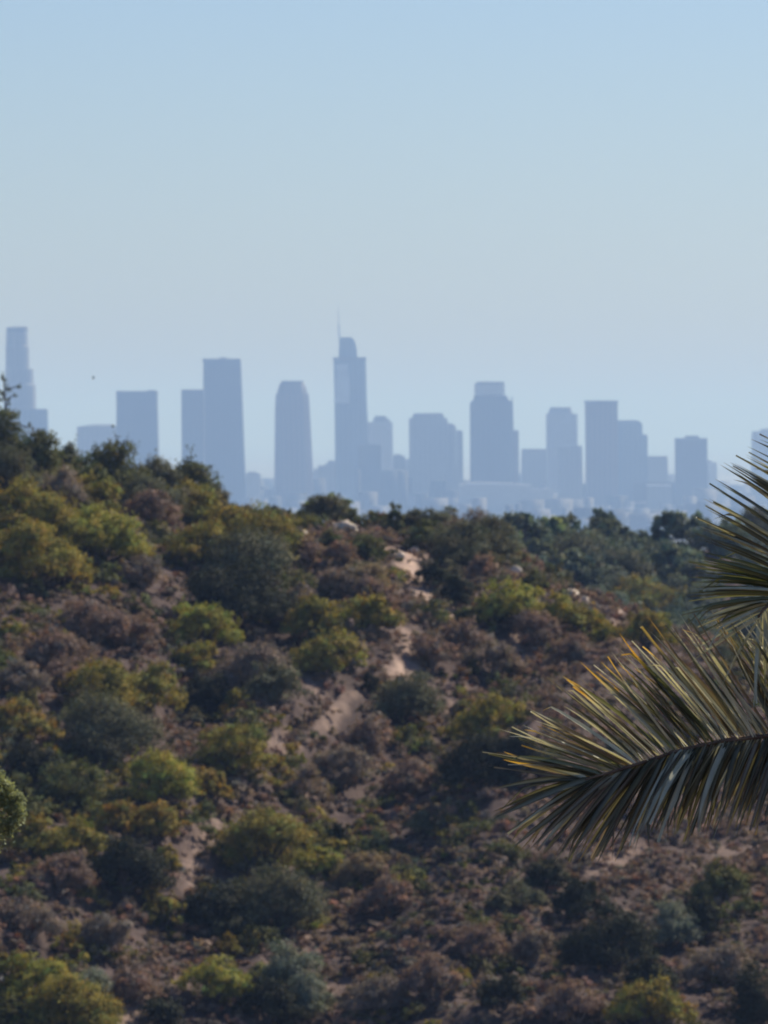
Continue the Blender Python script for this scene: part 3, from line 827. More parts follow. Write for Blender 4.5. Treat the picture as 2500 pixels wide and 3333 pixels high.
 (905, 1755, 70, 60, 'grey', 'small grey-green shrub right of the short pale path', 'shrub', G_SLOPE),
 (780, 1860, 120, 60, 'tan', 'tan grassy clump right of the lime shrub', 'shrub', G_DRY),
 (830, 1900, 120, 80, 'brown', 'brown clump below the tan grassy one', 'shrub', G_DRY),
 # ---- right bottom
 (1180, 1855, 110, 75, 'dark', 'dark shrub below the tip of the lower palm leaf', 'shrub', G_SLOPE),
 (1130, 1905, 90, 60, 'grey', 'green-grey shrub beneath the dark one under the palm tip', 'shrub', G_SLOPE),
 (1080, 1925, 70, 55, 'grey', 'small rounded grey shrub left of the green-grey one', 'shrub', G_SLOPE),
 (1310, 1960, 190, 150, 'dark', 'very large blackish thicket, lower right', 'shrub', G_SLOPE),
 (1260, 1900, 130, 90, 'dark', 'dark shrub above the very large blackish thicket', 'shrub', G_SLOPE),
 (1450, 1945, 100, 110, 'sage', 'leafy sage-green shrub, lower right', 'shrub', G_SLOPE),
 (1560, 1862, 120, 95, 'oak', 'dark green shrub with lighter top under the palm leaf, right', 'shrub', G_SLOPE),
 (1520, 1940, 90, 90, 'dark', 'dark shrub right of the leafy sage-green one', 'shrub', G_SLOPE),
 (1400, 2060, 110, 100, 'dark', 'dark shrub under the leafy sage-green one', 'shrub', G_SLOPE),
 (1400, 2160, 150, 70, 'olive', 'yellow-olive shrub cut by the bottom edge, right', 'shrub', G_SLOPE),
 (1645, 2080, 110, 150, 'dark', 'large shaded area in the bottom right corner, drawn as a dark shrub', 'shrub', G_SLOPE),  # corner shade put into near-black foliage
 (1150, 2010, 100, 80, 'drygrey', 'pale grey clump left of the blackish thicket', 'shrub', G_DRY),
 (1030, 1990, 120, 80, 'brown', 'brown clump in the lower centre', 'shrub', G_DRY),
 (930, 2080, 130, 80, 'brown', 'brown clump near the bottom centre', 'shrub', G_DRY),
 (1080, 2110, 120, 80, 'dark', 'dark shrub at the bottom, right of centre', 'shrub', G_SLOPE),
 (820, 2120, 130, 80, 'drygrey', 'grey-brown clump right of the pale sage shrubs', 'shrub', G_DRY),
 (1240, 2130, 130, 80, 'brown', 'brown clump at the bottom below the blackish thicket', 'shrub', G_DRY),
 (1550, 2050, 140, 80, 'drygrey', 'grey-brown clump left of the dark corner shrub', 'shrub', G_DRY),
 # ---- left purple brush
 (200, 1310, 140, 80, 'brown', 'large purple-brown dry clump, upper left slope', 'shrub', G_DRY),
 (120, 1370, 140, 80, 'brown', 'purple-brown clump below the largest one, left', 'shrub', G_DRY),
 (290, 1330, 110, 75, 'brown', 'purple-brown clump left of the flat cap shrub', 'shrub', G_DRY),
 (40, 1420, 110, 80, 'drygrey', 'grey-purple clump at the left edge, mid height', 'shrub', G_DRY),
 (130, 1440, 100, 60, 'brown', 'small reddish clump beside the pale-topped olive shrub', 'shrub', G_DRY),
 (130, 1860, 130, 70, 'brown', 'brown clump under the olive-gold cushions', 'shrub', G_DRY),
 (60, 1960, 120, 70, 'drygrey', 'grey-brown clump at the left edge, lower part', 'shrub', G_DRY),
 (280, 2080, 110, 80, 'brown', 'reddish clump between the sage-grey and round bright shrubs', 'shrub', G_DRY),
]
FARTAB = [
 (1125, 1092, 110, 90, 'far', 'dark tree at the left end of the far wooded hill'),
 (1190, 1112, 60, 66, 'fargreen', 'light green dome tree on the far wooded hill'),
 (1215, 1098, 90, 70, 'far', 'dark tree just behind the light green dome'),
 (1290, 1096, 110, 76, 'far', 'broad dark tree left of the notch in the far tree line'),
 (1350, 1128, 80, 60, 'far', 'low tree in the notch of the far tree line'),
 (1440, 1096, 80, 76, 'far', 'dark tree right of the notch in the far tree line'),
 (1500, 1108, 100, 70, 'far', 'tree left of the upper palm leaf on the far hill line'),
 (1565, 1112, 90, 70, 'far', 'far tree half hidden by the upper palm leaf'),
 (1640, 1092, 100, 80, 'grey', 'olive tree behind the upper palm leaf at the right edge'),
 (1400, 1135, 90, 66, 'far', 'low dark tree under the notch on the far hill'),
 (1250, 1150, 130, 70, 'grey', 'pale grey-green tree in the middle of the far wooded hill'),
 (1160, 1160, 110, 70, 'far', 'bluish-dark tree below the light green dome'),
 (1350, 1185, 120, 70, 'grey', 'grey-green tree in the centre right of the far hill'),
 (1455, 1170, 120, 75, 'far', 'dark tree on the far hill left of the palm leaflets'),
 (1240, 1205, 130, 66, 'far', 'tree at the foot of the far hill behind the olive row'),
 (1400, 1245, 170, 100, 'olive', 'large brown-olive tree at the foot of the far hill'),
 (1320, 1240, 90, 60, 'grey', 'grey tree left of the large brown-olive one'),
]
for row in TAB:
    cx, top, w, h, kind, label, nm, grp = row
    shrub(cx, top + (7 if grp == G_CREST else 0), w, h - (7 if grp == G_CREST else 0), kind, label, name=nm, cat=nm, group=grp, slant=.06 if kind in ('brown', 'drygrey') else None)
for cx, top, w, h, kind, label in FARTAB:
    shrub(cx, top, w, h, kind, label, name='tree', cat='tree', group=G_FAR, far=True, dens=1.0, sink=1.1)

# bare twig sprigs on the ridge tree at the left edge
# ---------------------------------------------------------------- uncountable brush
def scatter(name, label, cat, kind, count, region, size, seed, dens_fn=None, per=110, nvar=10, hh=.62, avoid=False):
    mean = (size[0] + size[1]) / 2
    rng = np.random.default_rng(seed)
    K = KINDS[kind]
    var = []
    for k in range(nvar):
        V, Q, C, L = foliage(1.0, hh, 1.0, rng, per, K['leaf'] * .9 / mean, 4 if mean < 3 else 8, .26, K['thin'], K['yel'], K['var'])
        var.append((V, C))
    Vs, Cs = [], []
    ft = np.array(FOOT) if avoid else None
    made = 0; tries = 0
    while made < count and tries < count * 30:
        tries += 1
        px = rng.uniform(region[0], region[2]); yy = rng.uniform(region[1], region[3])
        x = (px - CX) / F * yy
        if dens_fn is not None and rng.random() > dens_fn(px, x, yy):
            continue
        if ft is not None:
            e = ((x - ft[:, 0]) / (ft[:, 2] * .5)) ** 2 + ((yy - ft[:, 1] + ft[:, 3] * .9) / (ft[:, 2] * .5 + ft[:, 3] * .9)) ** 2
            if e.min() < 1 and rng.random() < avoid:
                continue
        s = rng.uniform(size[0], size[1])
        V, C = var[rng.integers(nvar)]
        a = rng.uniform(0, 6.28)
        c_, s_ = math.cos(a), math.sin(a)
        W = V.copy()
        W[:, 0] = (V[:, 0] * c_ - V[:, 1] * s_) * s * rng.uniform(.8, 1.25)
        W[:, 1] = (V[:, 0] * s_ + V[:, 1] * c_) * s
        W[:, 2] = V[:, 2] * s * rng.uniform(.7, 1.2)
        z = float(terrain(x, yy)) - .08 * s
        Vs.append(W + np.array([x, yy, z])); Cs.append(C * rng.uniform(.82, 1.18) * np.array([1, rng.uniform(.94, 1.06), rng.uniform(.9, 1.1)]))
        made += 1
    V = np.concatenate(Vs); C = np.concatenate(Cs)
    Q = np.arange(len(V)).reshape(-1, 4)
    o = mesh_obj(name, V, Q, K['mat'], cols=C)
    tag(o, label, cat, kind='stuff')
    N_FACES[0] += len(Q)

def left_side(px, x, y):
    a = np.interp(px, [-300, 900, 1300, 2800], [1, .9, .25, .2])
    return float(a) * not_bare(px, x, y) * float(np.clip(.5 + 1.3 * vnoise(np.array(x / 4), np.array(y / 9), 44), 0, 1))
def not_bare(px, x, y):
    return float(np.clip(1 - 1.5 * bare_at(np.array([x]), np.array([y]))[0], 0, 1))
scatter('dry_brush', 'dense low purple-brown dry brush covering the slope', 'brush', 'brown', 4300, (-350, 296, 2850, 412), (1.0, 2.5), 31, not_bare, per=260, hh=.40, avoid=.5)
scatter('grey_brush', 'low grey twiggy brush mixed through the dry slope', 'brush', 'drygrey', 3200, (-350, 296, 2850, 412), (.6, 1.9), 32, not_bare, per=200, hh=.50, avoid=.5)
scatter('green_undergrowth', 'small dark green undergrowth scattered over the slope', 'undergrowth', 'oak', 1500, (-350, 296, 2850, 412), (.5, 1.5), 33, lambda p, x, y: left_side(p, x, y), avoid=.7)
scatter('thicket', 'dark grey-green thicket filling the hollows between the shrubs', 'thicket', 'oak', 420, (-350, 296, 2850, 408), (1.6, 3.2), 36, left_side, per=700, hh=.5, avoid=.45)
scatter('olive_scrub', 'olive scrub spreading between the larger left-hand shrubs', 'scrub', 'olive', 300, (-350, 296, 1500, 388), (1.2, 2.6), 39, left_side, per=520, hh=.5, avoid=.3)
scatter('grey_thicket', 'grey-green scrub filling the gaps between the shrubs', 'scrub', 'grey', 380, (-350, 296, 2850, 408), (1.3, 2.8), 37, left_side, per=600, hh=.5, avoid=.45)
scatter('dry_grass', 'thin tan dry grass tufts between the brush', 'grass', 'tan', 900, (-350, 296, 2850, 412), (.3, .8), 34, None, per=60)
def crest_band(px, x, y):
    R_ = float(np.interp(px, [-300, 0, 700, 1500, 2100, 2600], [418, 415, 420, 410, 388, 380]))
    return 0.0 if 960 < px < 1260 else (1.0 if -9 < y - R_ < 2 else 0.0)
scatter('crest_scrub', 'low dark scrub running along the crest of the near hill', 'scrub', 'grey', 260, (-300, 378, 1850, 424), (1.0, 2.2), 38, crest_band, per=520, hh=.5)
scatter('far_woodland', 'far-off grey-green woodland covering the hill behind', 'woodland', 'far', 900, (700, 455, 2850, 640), (3.2, 6.0), 35, None, per=1100, hh=.62)

# ---------------------------------------------------------------- rocks
M_ROCK = noise_material('pale_sandstone', (.42, .33, .25), (.62, .53, .42), 2.0, bump=.5)
ROCKS = [(656, 1124, 14, 14, 'small bright boulder at the left end of the crest rocks'),
         (690, 1140, 20, 11, 'flat pale rock next to the small bright boulder'),
         (752, 1140, 46, 22, 'widest pale rock ledge on the crest below the twin trees'),
         (725, 1138, 16, 12, 'small pale rock left of the widest ledge'),
         (812, 1144, 30, 12, 'low pale rock right of the widest ledge'),
         (645, 1155, 34, 16, 'dull pinkish rock slab below the small bright boulder'),
         (975, 1190, 20, 16, 'lone cream boulder below the crest centre'),
         (893, 1190, 18, 10, 'pale rock at the top of the zigzag path'),
         (860, 1200, 26, 10, 'flat rock left of the zigzag path top'),
         (1108, 1232, 30, 14, 'pinkish rock above the bright olive row'),
         (1232, 1284, 30, 16, 'reddish rock outcrop behind the slanting olive row'),
         (1262, 1298, 14, 12, 'small pale stone right of the reddish outcrop')]
for cx, cy, w, h, label in ROCKS:
    x, y, z = hit(cx * S, (cy + h * .5) * S)
    k = y / F * S
    W, H = w * k * 1.15, h * k * 1.2
    n1, n2 = 14, 8
    V = []
    sd_ = RNG.uniform(0, 50)
    for i in range(n2 + 1):
        th = math.pi * i / n2
        for j in range(n1):
            ph = 2 * math.pi * j / n1
            rr = 1 + .5 * float(vnoise(np.array(math.cos(ph) * 1.6 + sd_), np.array(math.sin(ph) * 1.6 + th * 1.3))) + RNG.uniform(-.05, .05)
            e = lambda c: math.copysign(abs(c) ** .38, c)
            V.append((e(math.cos(ph)) * math.sin(th) ** .7 * W / 2 * rr, e(math.sin(ph)) * math.sin(th) ** .7 * W * .4 * rr, math.cos(th) * H * .75 * rr))
    Fq = [(i * n1 + j, i * n1 + (j + 1) % n1, (i + 1) * n1 + (j + 1) % n1, (i + 1) * n1 + j) for i in range(n2) for j in range(n1)]
    o = mesh_obj('rock', V, np.array(Fq), M_ROCK, loc=(x, y - .2, z + .12 * H))
    tag(o, label, 'rock', 'pale rocks on the crest')

# ---------------------------------------------------------------- near tree whose pale branch enters at the left edge
rngt = np.random.default_rng(3)
DN = 34.0
kn = DN / F
bx = (-150 - CX) * kn
gz = float(terrain(bx, DN))
root = empty('tree', (bx, DN, gz))
tag(root, 'pale-leaved near branch poking in at the left edge', 'tree')
tz = (HY - 2640) * kn - gz
Vt, Ft = tube([(0, 0, -.3), (.04, 0, tz * .5), (-.03, 0, tz * .9), (.02, 0, tz * 1.05)], [.09, .07, .04, .02], 8)
mesh_obj('trunk', Vt, np.array(Ft), M_BARK, root)
M_PALE = leaf_material('pale_leaves', (.30, .32, .17), .3)
PVs, PCs = [], []
def blob(pxc, pyc, rx, ry, n, leaf):
    c = np.array([(pxc - CX) * kn - bx, 0, (HY - pyc) * kn - gz])
    p = c + rngt.normal(size=(n, 3)) * np.array([rx * kn, rx * kn, ry * kn]) * .42
    nrm = rngt.normal(size=(n, 3)) + np.array([0, -.2, .6]); nrm /= np.linalg.norm(nrm, axis=1)[:, None]
    a = rngt.normal(size=(n, 3)); t1 = a - nrm * (a * nrm).sum(1)[:, None]; t1 /= np.linalg.norm(t1, axis=1)[:, None]
    t2 = np.cross(nrm, t1); s = leaf * rngt.uniform(.6, 1.3, n)[:, None]
    PVs.append(np.stack([p - t1 * s, p - t2 * s * .5, p + t1 * s, p + t2 * s * .5], 1).reshape(-1, 3))
    PCs.append(np.repeat(rngt.uniform(.75, 1.2, n)[:, None] * np.ones(3), 4, axis=0))
for (a, b_, rx, ry, n) in [(20, 2570, 34, 40, 260), (52, 2600, 30, 30, 260), (60, 2645, 26, 32, 280), (25, 2620, 30, 40, 300), (-20, 2600, 50, 60, 500),
                           (38, 2680, 30, 26, 220), (10, 2690, 40, 40, 300), (-10, 2540, 36, 40, 260), (-80, 2600, 90, 110, 1200), (-160, 2560, 110, 120, 1400),
                           (-220, 2660, 90, 100, 900), (32, 2712, 14, 16, 60), (-30, 2720, 50, 60, 300)]:
    blob(a, b_, rx, ry, n, .013)
Vp = np.concatenate(PVs)
mesh_obj('crown', Vp, np.arange(len(Vp)).reshape(-1, 4), M_PALE, root, cols=np.concatenate(PCs))
BV, BF = [], []
for (ax, ay) in [(40, 2650), (20, 2580), (-20, 2560), (-200, 2580), (30, 2700)]:
    e = ((ax - CX) * kn - bx, 0, (HY - ay) * kn - gz)
    v, f = tube([(.0, 0, tz * .86), (e[0] * .5, .02, e[2] - .06), e], [.018, .011, .004], 6)
    BF += [tuple(i + len(BV) for i in q) for q in f]; BV += v
mesh_obj('branches', BV, np.array(BF), M_BARK, root)

# wispy sprigs of the left-edge ridge tree (its uppermost thin leaders)
def sprig_tree():
    x, y, z = hit(12 * S, 960 * S)
    root = empty('tree', (x, y, z))
    tag(root, 'thin wispy sapling at the far left edge in front of the round stepped tower', 'tree', G_RIDGE)
    k = y / F
    V, Fc, LV, LC = [], [], [], []
    P = lambda a, b2: ((a - CX) * k - x, RNG.uniform(-.2, .2), (HY - b2) * k - z)
    segs = [[(20, 1450), (18, 1340), (14, 1260), (8, 1216)], [(18, 1330), (35, 1290), (50, 1285)], [(16, 1300), (2, 1270)],
            [(14, 1270), (40, 1262), (62, 1257)], [(20, 1340), (52, 1345)], [(22, 1370), (95, 1392), (97, 1372)], [(16, 1290), (-20, 1250)]]
    for sg in segs:
        pts = [P(*q) for q in sg]
        v, f = tube(pts, [.05 * (1 - i / len(pts)) + .012 for i in range(len(pts))], 5)
        Fc += [tuple(i + len(V) for i in q) for q in f]; V += v
    tufts = [(8, 1225, 6, 12, 40), (14, 1238, 8, 8, 40), (62, 1258, 8, 8, 36), (48, 1285, 8, 8, 34), (5, 1280, 16, 10, 90), (30, 1268, 10, 8, 45),
             (20, 1300, 12, 6, 30), (4, 1300, 12, 6, 40), (20, 1255, 10, 8, 30), (96, 1385, 6, 12, 34), (52, 1348, 14, 10, 70), (30, 1350, 20, 16, 160), (8, 1355, 24, 22, 260), (-20, 1290, 24, 30, 200), (30, 1318, 6, 8, 14)]
    rr = np.random.default_rng(8)
    for a, b2, rx, ry, n in tufts:
        c = np.array(P(a, b2))
        p = c + rr.normal(size=(n, 3)) * np.array([rx, rx, ry]) * k * .5
        nrm = rr.normal(size=(n, 3)); nrm /= np.linalg.norm(nrm, axis=1)[:, None]
        q = rr.normal(size=(n, 3)); t1 = q - nrm * (q * nrm).sum(1)[:, None]; t1 /= np.linalg.norm(t1, axis=1)[:, None]
        t2 = np.cross(nrm, t1); s = .075 * rr.uniform(.6, 1.3, n)[:, None]
        LV.append(np.stack([p - t1 * s, p - t2 * s * .5, p + t1 * s, p + t2 * s * .5], 1).reshape(-1, 3))
    LV = np.concatenate(LV)
    mesh_obj('trunk', V, np.array(Fc), M_BARK, root)
    mesh_obj('crown', LV, np.arange(len(LV)).reshape(-1, 4), KINDS['oak']['mat'], root, cols=np.ones((len(LV), 3)))
sprig_tree()

# ---------------------------------------------------------------- palm
M_LEAF = leaf_material('palm_leaflets', (1, 1, 1), .14, rough=.3, gloss=.02, tcol=(1.25, 1.15, .6))
M_RACHIS = noise_material('palm_rachis', (.10, .055, .035), (.20, .13, .075), 20, rough=.6)
M_TRUNK = noise_material('palm_trunk', (.11, .085, .065), (.26, .21, .17), 8, bump=.8)
DP = 20.0
kp = DP / F
def PP(zx, zy, dy=0.0):
    """palm-detail coordinates -> world point on the plane y = DP + dy"""
    sx, sy = 1550 + zx * .6556, 1400 + zy * .6556
    y = DP + dy
    return np.array([(sx - CX) / F * y, y, (HY - sy) / F * y])

palm_root_xy = (PP(2600, 700)[0], DP + .3)
pz = float(terrain(*palm_root_xy))
palm = empty('palm_tree', (palm_root_xy[0], palm_root_xy[1], pz))
tag(palm, 'palm tree at the right edge, two feathered fronds reaching in', 'palm tree')
PO = np.array([palm_root_xy[0], palm_root_xy[1], pz])
rp = np.random.default_rng(21)

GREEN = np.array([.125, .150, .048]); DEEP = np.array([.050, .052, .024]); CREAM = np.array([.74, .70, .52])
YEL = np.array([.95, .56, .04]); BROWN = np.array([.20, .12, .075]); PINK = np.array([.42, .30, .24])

class Blades:
    def __init__(s): s.V, s.F, s.C = [], [], []
    def blade(s, p0, p1, w, droop, up, tipc=None, tipfrom=.8, base=GREEN, fold=.5, seg=11, curl=0.0, rib=True):
        kink = rp.uniform(.1, .5) * np.array([rp.uniform(-.2, .6), rp.uniform(-.3, .3), -1.0]) if rp.random() < .16 else None
        kt = rp.uniform(.62, .85)
        blunt = .45 if rp.random() < .28 else .05
        p0 = np.array(p0); p1 = np.array(p1)
        L = np.linalg.norm(p1 - p0)
        d = (p1 - p0) / L
        side = np.cross(d, up); side /= np.linalg.norm(side) + 1e-9
        nrm = np.cross(side, d)
        n0 = len(s.V)
        wob = rp.uniform(-1, 1) * .012 * L
        for i in range(seg + 1):
            t = i / seg
            # droop arch keeps both ends where they belong
            p = p0 + d * L * t + np.array([0, 0, droop * L * 4 * t * (1 - t)]) + side * wob * math.sin(t * math.pi * 1.5)
            if kink is not None and t > kt:
                p = p + kink * L * (t - kt) - d * L * (t - kt) * .4
            if curl and t > .75:
                p = p + side * curl * L * (t - .75) ** 2 * 3
            wd = w * (min(1, .35 + t / .14) if t < .14 else (1.0 if t < .45 else max(0, 1 - ((t - .45) / .55) ** 1.5)))
            wd = max(wd, w * blunt)
            f = fold * wd
            c = base * (1 + .12 * math.sin(i * 2.1 + n0))
            if tipc is not None and t > tipfrom:
                a = min(1, (t - tipfrom) / .12)
                c = c * (1 - a) + tipc * a
            cm = c * .72 + CREAM * .28 if rib else c
            for q, (o_, z_, cc) in enumerate(((-wd / 2, f, c), (-wd * .09, 0, cm), (wd * .09, 0, cm), (wd / 2, f, c))):
                s.V.append(p + side * o_ + nrm * z_); s.C.append(np.clip(cc, 0, 1))
            if i:
                a = n0 + (i - 1) * 4; b2 = n0 + i * 4
                for q in range(3):
                    s.F.append((a + q, a + q + 1, b2 + q + 1, b2 + q))
    def make(s, name, parent, off):
        return mesh_obj(name, np.array(s.V) - off, np.array(s.F), M_LEAF, parent, cols=np.array(s.C))

def interp_line(pts, t):
    pts = [np.array(p) for p in pts]
    L = [0]
    for a, b2 in zip(pts[:-1], pts[1:]): L.append(L[-1] + np.linalg.norm(b2 - a))
    s_ = t * L[-1]
    for i in range(len(pts) - 1):
        if s_ <= L[i + 1] or i == len(pts) - 2:
            f = (s_ - L[i]) / (L[i + 1] - L[i] + 1e-9)
            return pts[i] * (1 - f) + pts[i + 1] * f

def frond_parts(label, rach3, radii, blades):
    fr = empty('frond', (0, 0, 0)); fr.parent = palm
    if label: fr['label'] = label
    v, f = tube([tuple(p - PO) for p in rach3], radii, 8)
    mesh_obj('rachis', v, np.array(f), M_RACHIS, fr, smooth=True)
    blades.make('leaflets', fr, PO)
    return fr

# lower frond: rachis in palm-detail coordinates, from crown (off frame) to tip
R1 = [PP(2600, 760, .3), PP(2300, 960, .25), PP(2000, 1250, .15), PP(1750, 1420, .05), PP(1449, 1517, 0), PP(1200, 1545, 0), PP(980, 1597, 0), PP(860, 1640, 0), PP(700, 1690, -.02), PP(540, 1735, -.04)]
# guide: along rachis x -> upper tip, lower tip (palm-detail coordinates)
UX = [540, 600, 700, 860, 980, 1200, 1449, 1750, 2000]
U_TIP = {540: (70, 1700), 600: (95, 1600), 700: (200, 1500), 860: (390, 1250), 980: (540, 1180), 1200: (765, 1045), 1449: (1080, 960), 1750: (1400, 900), 2000: (1700, 820)}
L_TIP = {540: (60, 1800), 600: (140, 2040), 700: (300, 2070), 860: (560, 2120), 980: (760, 2060), 1200: (1020, 2010), 1449: (1280, 1985), 1750: (1600, 1990), 2000: (1900, 1950)}
def tipof(tab, x):
    return np.array([np.interp(x, UX, [tab[q][0] for q in UX]), np.interp(x, UX, [tab[q][1] for q in UX])])
RX = [540, 700, 860, 980, 1200, 1449, 1750, 2000]; RY = [1735, 1690, 1640, 1597, 1545, 1517, 1420, 1250]
B1 = Blades()
xs = np.arange(548, 1980, 14.5)
for i, x in enumerate(xs):
    ry = np.interp(x, RX, RY)
    # upper side
    for rank in range(1 if (i % 3 or x > 1500) else 2):
        t = tipof(U_TIP, x + rp.uniform(-14, 14)) + rp.normal(size=2) * 38
        if rank: t = t + (np.array([x, ry]) - t) * rp.uniform(.02, .22) + rp.normal(size=2) * 22
        k = rp.random()
        tc, tf = (None, .8)
        if k < .38: tc, tf = YEL, rp.uniform(.62, .84)
        elif k < .45: tc, tf = BROWN, rp.uniform(.75, .92)
        elif k < .58: tc, tf = CREAM, rp.uniform(.5, .85)
        base = [GREEN, DEEP, GREEN * .8 + BROWN * .3, BROWN * .8 + GREEN * .2, CREAM * .8 + GREEN * .2][rp.choice(5, p=[.15, .25, .10, .26, .24])]
        up = np.array([rp.uniform(-.3, .9), rp.uniform(-1.3, .5), 1.0])
        if rp.random() < .22:
            base = CREAM * .9 + GREEN * .1  # sunlit highlight painted in as a cream leaflet
            up = np.array([rp.uniform(.3, .8), rp.uniform(-.35, .1), 1.0])
        elif base is not DEEP:
            base = base * rp.uniform(.45, 1)
        B1.blade(PP(x, ry, rp.uniform(-.01, .01)), PP(t[0], t[1], rp.uniform(-.10, .14)), rp.uniform(.009, .018) * (1.4 if tc is YEL else 1), rp.uniform(-.02, .035), up, tc, tf, base, fold=rp.uniform(.25, .6), curl=rp.uniform(-.3, .3) if k < .5 else 0)
    # lower side
    for rank in range(2 if x < 1700 else 1):
        t = tipof(L_TIP, x + rp.uniform(-20, 20)) + rp.normal(size=2) * np.array([22, 34])
        if x > 1000 and rank: t = t + np.array([rp.uniform(-30, 30), rp.uniform(-160, 0)])
        base = [DEEP, DEEP * .5, BROWN * .5 + DEEP * .3, CREAM * .6 + GREEN * .2, PINK * .7][rp.choice(5, p=[.38, .34, .12, .10, .06])]  # shade below the rachis put into near-black leaflet colours
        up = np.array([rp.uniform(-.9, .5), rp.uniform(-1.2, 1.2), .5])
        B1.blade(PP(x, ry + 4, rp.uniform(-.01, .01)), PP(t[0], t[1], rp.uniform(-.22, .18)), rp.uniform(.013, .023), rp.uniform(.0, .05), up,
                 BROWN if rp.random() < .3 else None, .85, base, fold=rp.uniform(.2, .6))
frond_parts('drooping lower frond with yellow and brown leaf tips', R1, [.03, .024, .017, .012, .0085, .0075, .0065, .006, .005, .003], B1)

# upper frond
R2 = [PP(2600, 680, .3), PP(2420, 330, .25), PP(2150, 40, .15), PP(1960, 170, .08), PP(1820, 400, .03), PP(1700, 620, 0), PP(1600, 740, 0), PP(1520, 820, -.02), PP(1425, 890, -.04), PP(1400, 930, -.05)]
B2 = Blades()
UP = [ # tip, attachment
 ((1360, 75), (1830, 370)), ((1350, 115), (1800, 420)), ((1300, 120), (1790, 450)), ((1275, 158), (1760, 500)), ((1282, 170), (1745, 520)), ((1228, 168), (1730, 540)), ((1245, 185), (1715, 560)),
 ((1200, 245), (1690, 600)), ((1170, 268), (1670, 630)), ((1145, 335), (1650, 660)), ((1152, 345), (1640, 670)), ((1162, 380), (1620, 690)), ((1110, 430), (1610, 700)),
 ((1155, 450), (1600, 710)), ((1100, 505), (1590, 720)), ((1125, 522), (1575, 735)), ((1112, 590), (1560, 750)), ((1070, 650), (1545, 765)), ((1130, 640), (1535, 775)),
 ((1070, 712), (1525, 785)), ((1110, 735), (1515, 795)), ((1080, 770), (1505, 805)), ((1070, 815), (1490, 818)), ((1020, 890), (1470, 838)),
 ((1090, 940), (1455, 852)), ((1112, 965), (1445, 862)), ((1110, 1008), (1435, 875)), ((1140, 1020), (1425, 888)), ((1072, 1090), (1415, 905)), ((1062, 1145), (1405, 935)),
 ((1225, 1245), (1400, 950)), ((1372, 1365), (1405, 940)), ((1395, 1300), (1408, 930)), ((1432, 1372), (1425, 905)), ((1475, 1420), (1440, 890)), ((1500, 1380), (1450, 880)), ((1540, 1430), (1480, 860)), ((1600, 1400), (1510, 830)),
 ((1640, 1350), (1560, 780)), ((1700, 1300), (1610, 730)), ((1780, 1250), (1660, 670)), ((1850, 1150), (1710, 600)), ((1900, 1000), (1760, 500)), ((1980, 900), (1820, 400)), ((1420, 20), (1880, 300)), ((1500, -80), (1930, 220)), ((1380, 40), (1860, 330))]
for q in range(26):
    k_ = rp.integers(0, 34); f_ = rp.random()
    UP.append((tuple(np.array(UP[k_][0]) * f_ + np.array(UP[k_ + 1][0]) * (1 - f_) + rp.normal(size=2) * 18), tuple(np.array(UP[k_][1]) * f_ + np.array(UP[k_ + 1][1]) * (1 - f_))))
for i, (tp, at_) in enumerate(UP):
    a = np.array(at_, float); t = np.array(tp, float); t = t + (t - a) * .03 + np.array([0, 14.])
    up = np.array([rp.uniform(-.3, .6), rp.uniform(-1.0, .3), 1.0])
    lowside = t[1] > 1000
    base = (GREEN * .3 + CREAM * .6) if (rp.random() < .3 or lowside) else (DEEP if t[1] < 560 else GREEN * .7)  # cream paints in highlights, deep green the dark gaps between
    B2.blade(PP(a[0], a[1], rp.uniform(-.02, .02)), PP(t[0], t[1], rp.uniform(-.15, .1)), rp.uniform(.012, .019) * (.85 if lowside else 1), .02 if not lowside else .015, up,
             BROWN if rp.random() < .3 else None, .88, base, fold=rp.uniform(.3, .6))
    if not lowside and rp.random() < .75:      # a second leaflet of the same cluster
        t2 = t + np.array([rp.uniform(-5, 45), rp.uniform(5, 26)])
        B2.blade(PP(a[0] + 6, a[1] + 6, .02), PP(t2[0], t2[1], rp.uniform(-.05, .2)), rp.uniform(.010, .015), .02, up, None, .9, DEEP if rp.random() < .6 else GREEN, fold=.5)
frond_parts('upper frond fanning out in front of the skyline', R2, [.03, .026, .022, .018, .014, .011, .009, .007, .005, .003], B2)

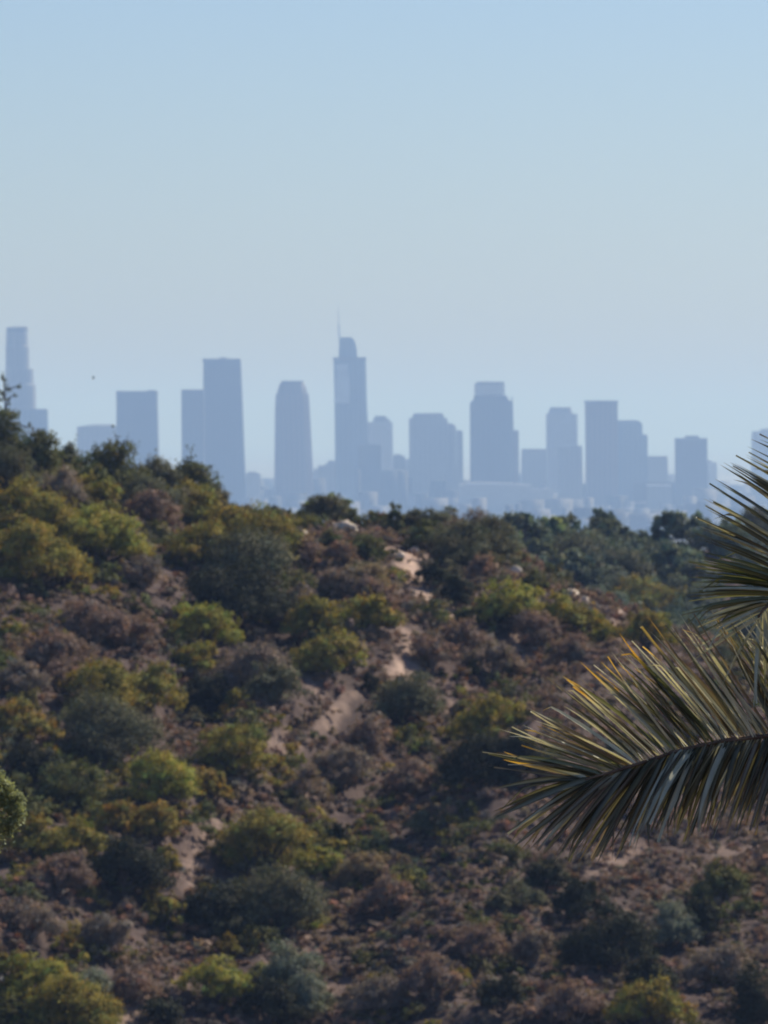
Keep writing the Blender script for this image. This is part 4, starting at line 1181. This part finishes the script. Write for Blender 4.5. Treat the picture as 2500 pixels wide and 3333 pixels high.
# the rest of the crown and the trunk stand outside the frame
crown_p = np.array([palm_root_xy[0], palm_root_xy[1], R1[0][2]])
tv, tf = [], []
hgt = crown_p[2] - pz
pts = [(0, 0, -.3)] + [(0.05 * math.sin(t * 3), 0, hgt * t) for t in np.linspace(.08, 1.0, 14)]
v, f = tube(pts, [.34] + [.24 + .012 * (i % 2) for i in range(14)], 16)
mesh_obj('trunk', v, np.array(f), M_TRUNK, palm, smooth=True)
for k, (az, el, Ln) in enumerate([(20, 50, 3.0), (52, 35, 2.8), (38, 10, 2.4), (-20, 30, 2.6), (-55, 45, 2.8), (0, 5, 2.4)]):
    a, e = math.radians(az), math.radians(el)
    dirh = np.array([math.cos(a), math.sin(a), 0])
    pr_ = [crown_p + dirh * Ln * t * math.cos(e) + np.array([0, 0, Ln * (math.sin(e) * t - .75 * t * t)]) for t in np.linspace(0, 1, 9)]
    BB = Blades()
    sidev = np.array([-dirh[1], dirh[0], 0])
    for t in np.linspace(.15, .99, 46):
        p = interp_line(pr_, t); q = interp_line(pr_, min(1, t + .02)); tg = (q - p) / (np.linalg.norm(q - p) + 1e-9)
        for s_ in (-1, 1):
            LL = .5 * (1 - .5 * abs(t - .4))
            dd = sidev * s_ * .8 + tg * .5 + np.array([0, 0, -.35]) + rp.normal(size=3) * .08
            dd /= np.linalg.norm(dd)
            BB.blade(p, p + dd * LL, .02, .03, np.array([0, 0, 1.0]), None, .9, GREEN, seg=5)
    frond_parts(None, pr_, list(np.linspace(.028, .004, 9)), BB)

# ---------------------------------------------------------------- birds
M_BIRD = noise_material('bird_feathers', (.03, .03, .035), (.07, .065, .06), 20)
def bird(px, py, D, span, label, roll):
    k = D / F
    o = empty('bird', ((px - CX) * k, D, (HY - py) * k))
    tag(o, label, 'bird', 'birds in the sky')
    v, f = tube([(-.5, 0, 0), (-.34, 0, .02), (-.1, 0, .0), (.2, 0, 0), (.42, 0, .03), (.5, 0, .03)], [.01, .05, .085, .07, .045, .006], 10)
    v = [tuple(np.array(q) * span * .5) for q in v]
    b1 = mesh_obj('body', v, np.array(f), M_BIRD, o, smooth=True)
    for s_ in (-1, 1):
        P6 = [(-.16, 0, 0), (.14, 0, 0), (.16, s_ * .3, .12), (.02, s_ * .72, .08), (-.10, s_ * .75, .07), (-.20, s_ * .32, .11)]
        P6 = [tuple(np.array(q) * span * .62) for q in P6]
        lo = [(a, b2, c - .012 * span) for a, b2, c in P6]
        n_ = 6
        Fc = [tuple(range(n_)), tuple(range(n_, 2 * n_))[::-1]] + [(i, (i + 1) % n_, n_ + (i + 1) % n_, n_ + i) for i in range(n_)]
        mesh_obj('wing', P6 + lo, Fc, M_BIRD, o)
    tl = [(-.5, -.02, .01), (-.5, .02, .01), (-.72, .09, .01), (-.72, -.09, .01)]
    tl = [tuple(np.array(q) * span * .5) for q in tl]; lo = [(a, b2, c - .01 * span) for a, b2, c in tl]
    mesh_obj('tail', tl + lo, [(0, 1, 2, 3), (7, 6, 5, 4), (0, 4, 5, 1), (1, 5, 6, 2), (2, 6, 7, 3), (3, 7, 4, 0)], M_BIRD, o)
    o.rotation_euler = roll
bird(303, 1229, 330, .34, 'small dark bird left of the square tower', (math.radians(50), math.radians(-38), math.radians(160)))
bird(505, 935, 520, .22, 'faint tiny bird high above the tall dark tower', (math.radians(20), math.radians(-10), math.radians(40)))

# ---------------------------------------------------------------- haze: one box of even air round everything
hm, nt, out = nodes('haze_air')
pv_ = nt.nodes.new('ShaderNodeVolumePrincipled')
pv_.inputs['Color'].default_value = (*HAZE_COLOR, 1)
pv_.inputs['Absorption Color'].default_value = (.462, .456, .174, 1)
pv_.inputs['Density'].default_value = HAZE_DENSITY
pv_.inputs['Anisotropy'].default_value = 0.2
nt.links.new(pv_.outputs[0], out.inputs['Volume'])
x0, x1, y0, y1, z0, z1 = -58500, 58500, -58500, 58500, PLAIN_Z - 8, 236.0
Vb = [(x, y, z) for z in (z0, z1) for y in (y0, y1) for x in (x0, x1)]
Fb = [(0, 2, 3, 1), (4, 5, 7, 6), (0, 1, 5, 4), (2, 6, 7, 3), (0, 4, 6, 2), (1, 3, 7, 5)]
hz = mesh_obj('haze', Vb, Fb, hm)
tag(hz, 'blue-grey haze filling the air over the city', 'haze', kind='stuff')
print('FACES', N_FACES[0], 'OBJECTS', len(bpy.data.objects))
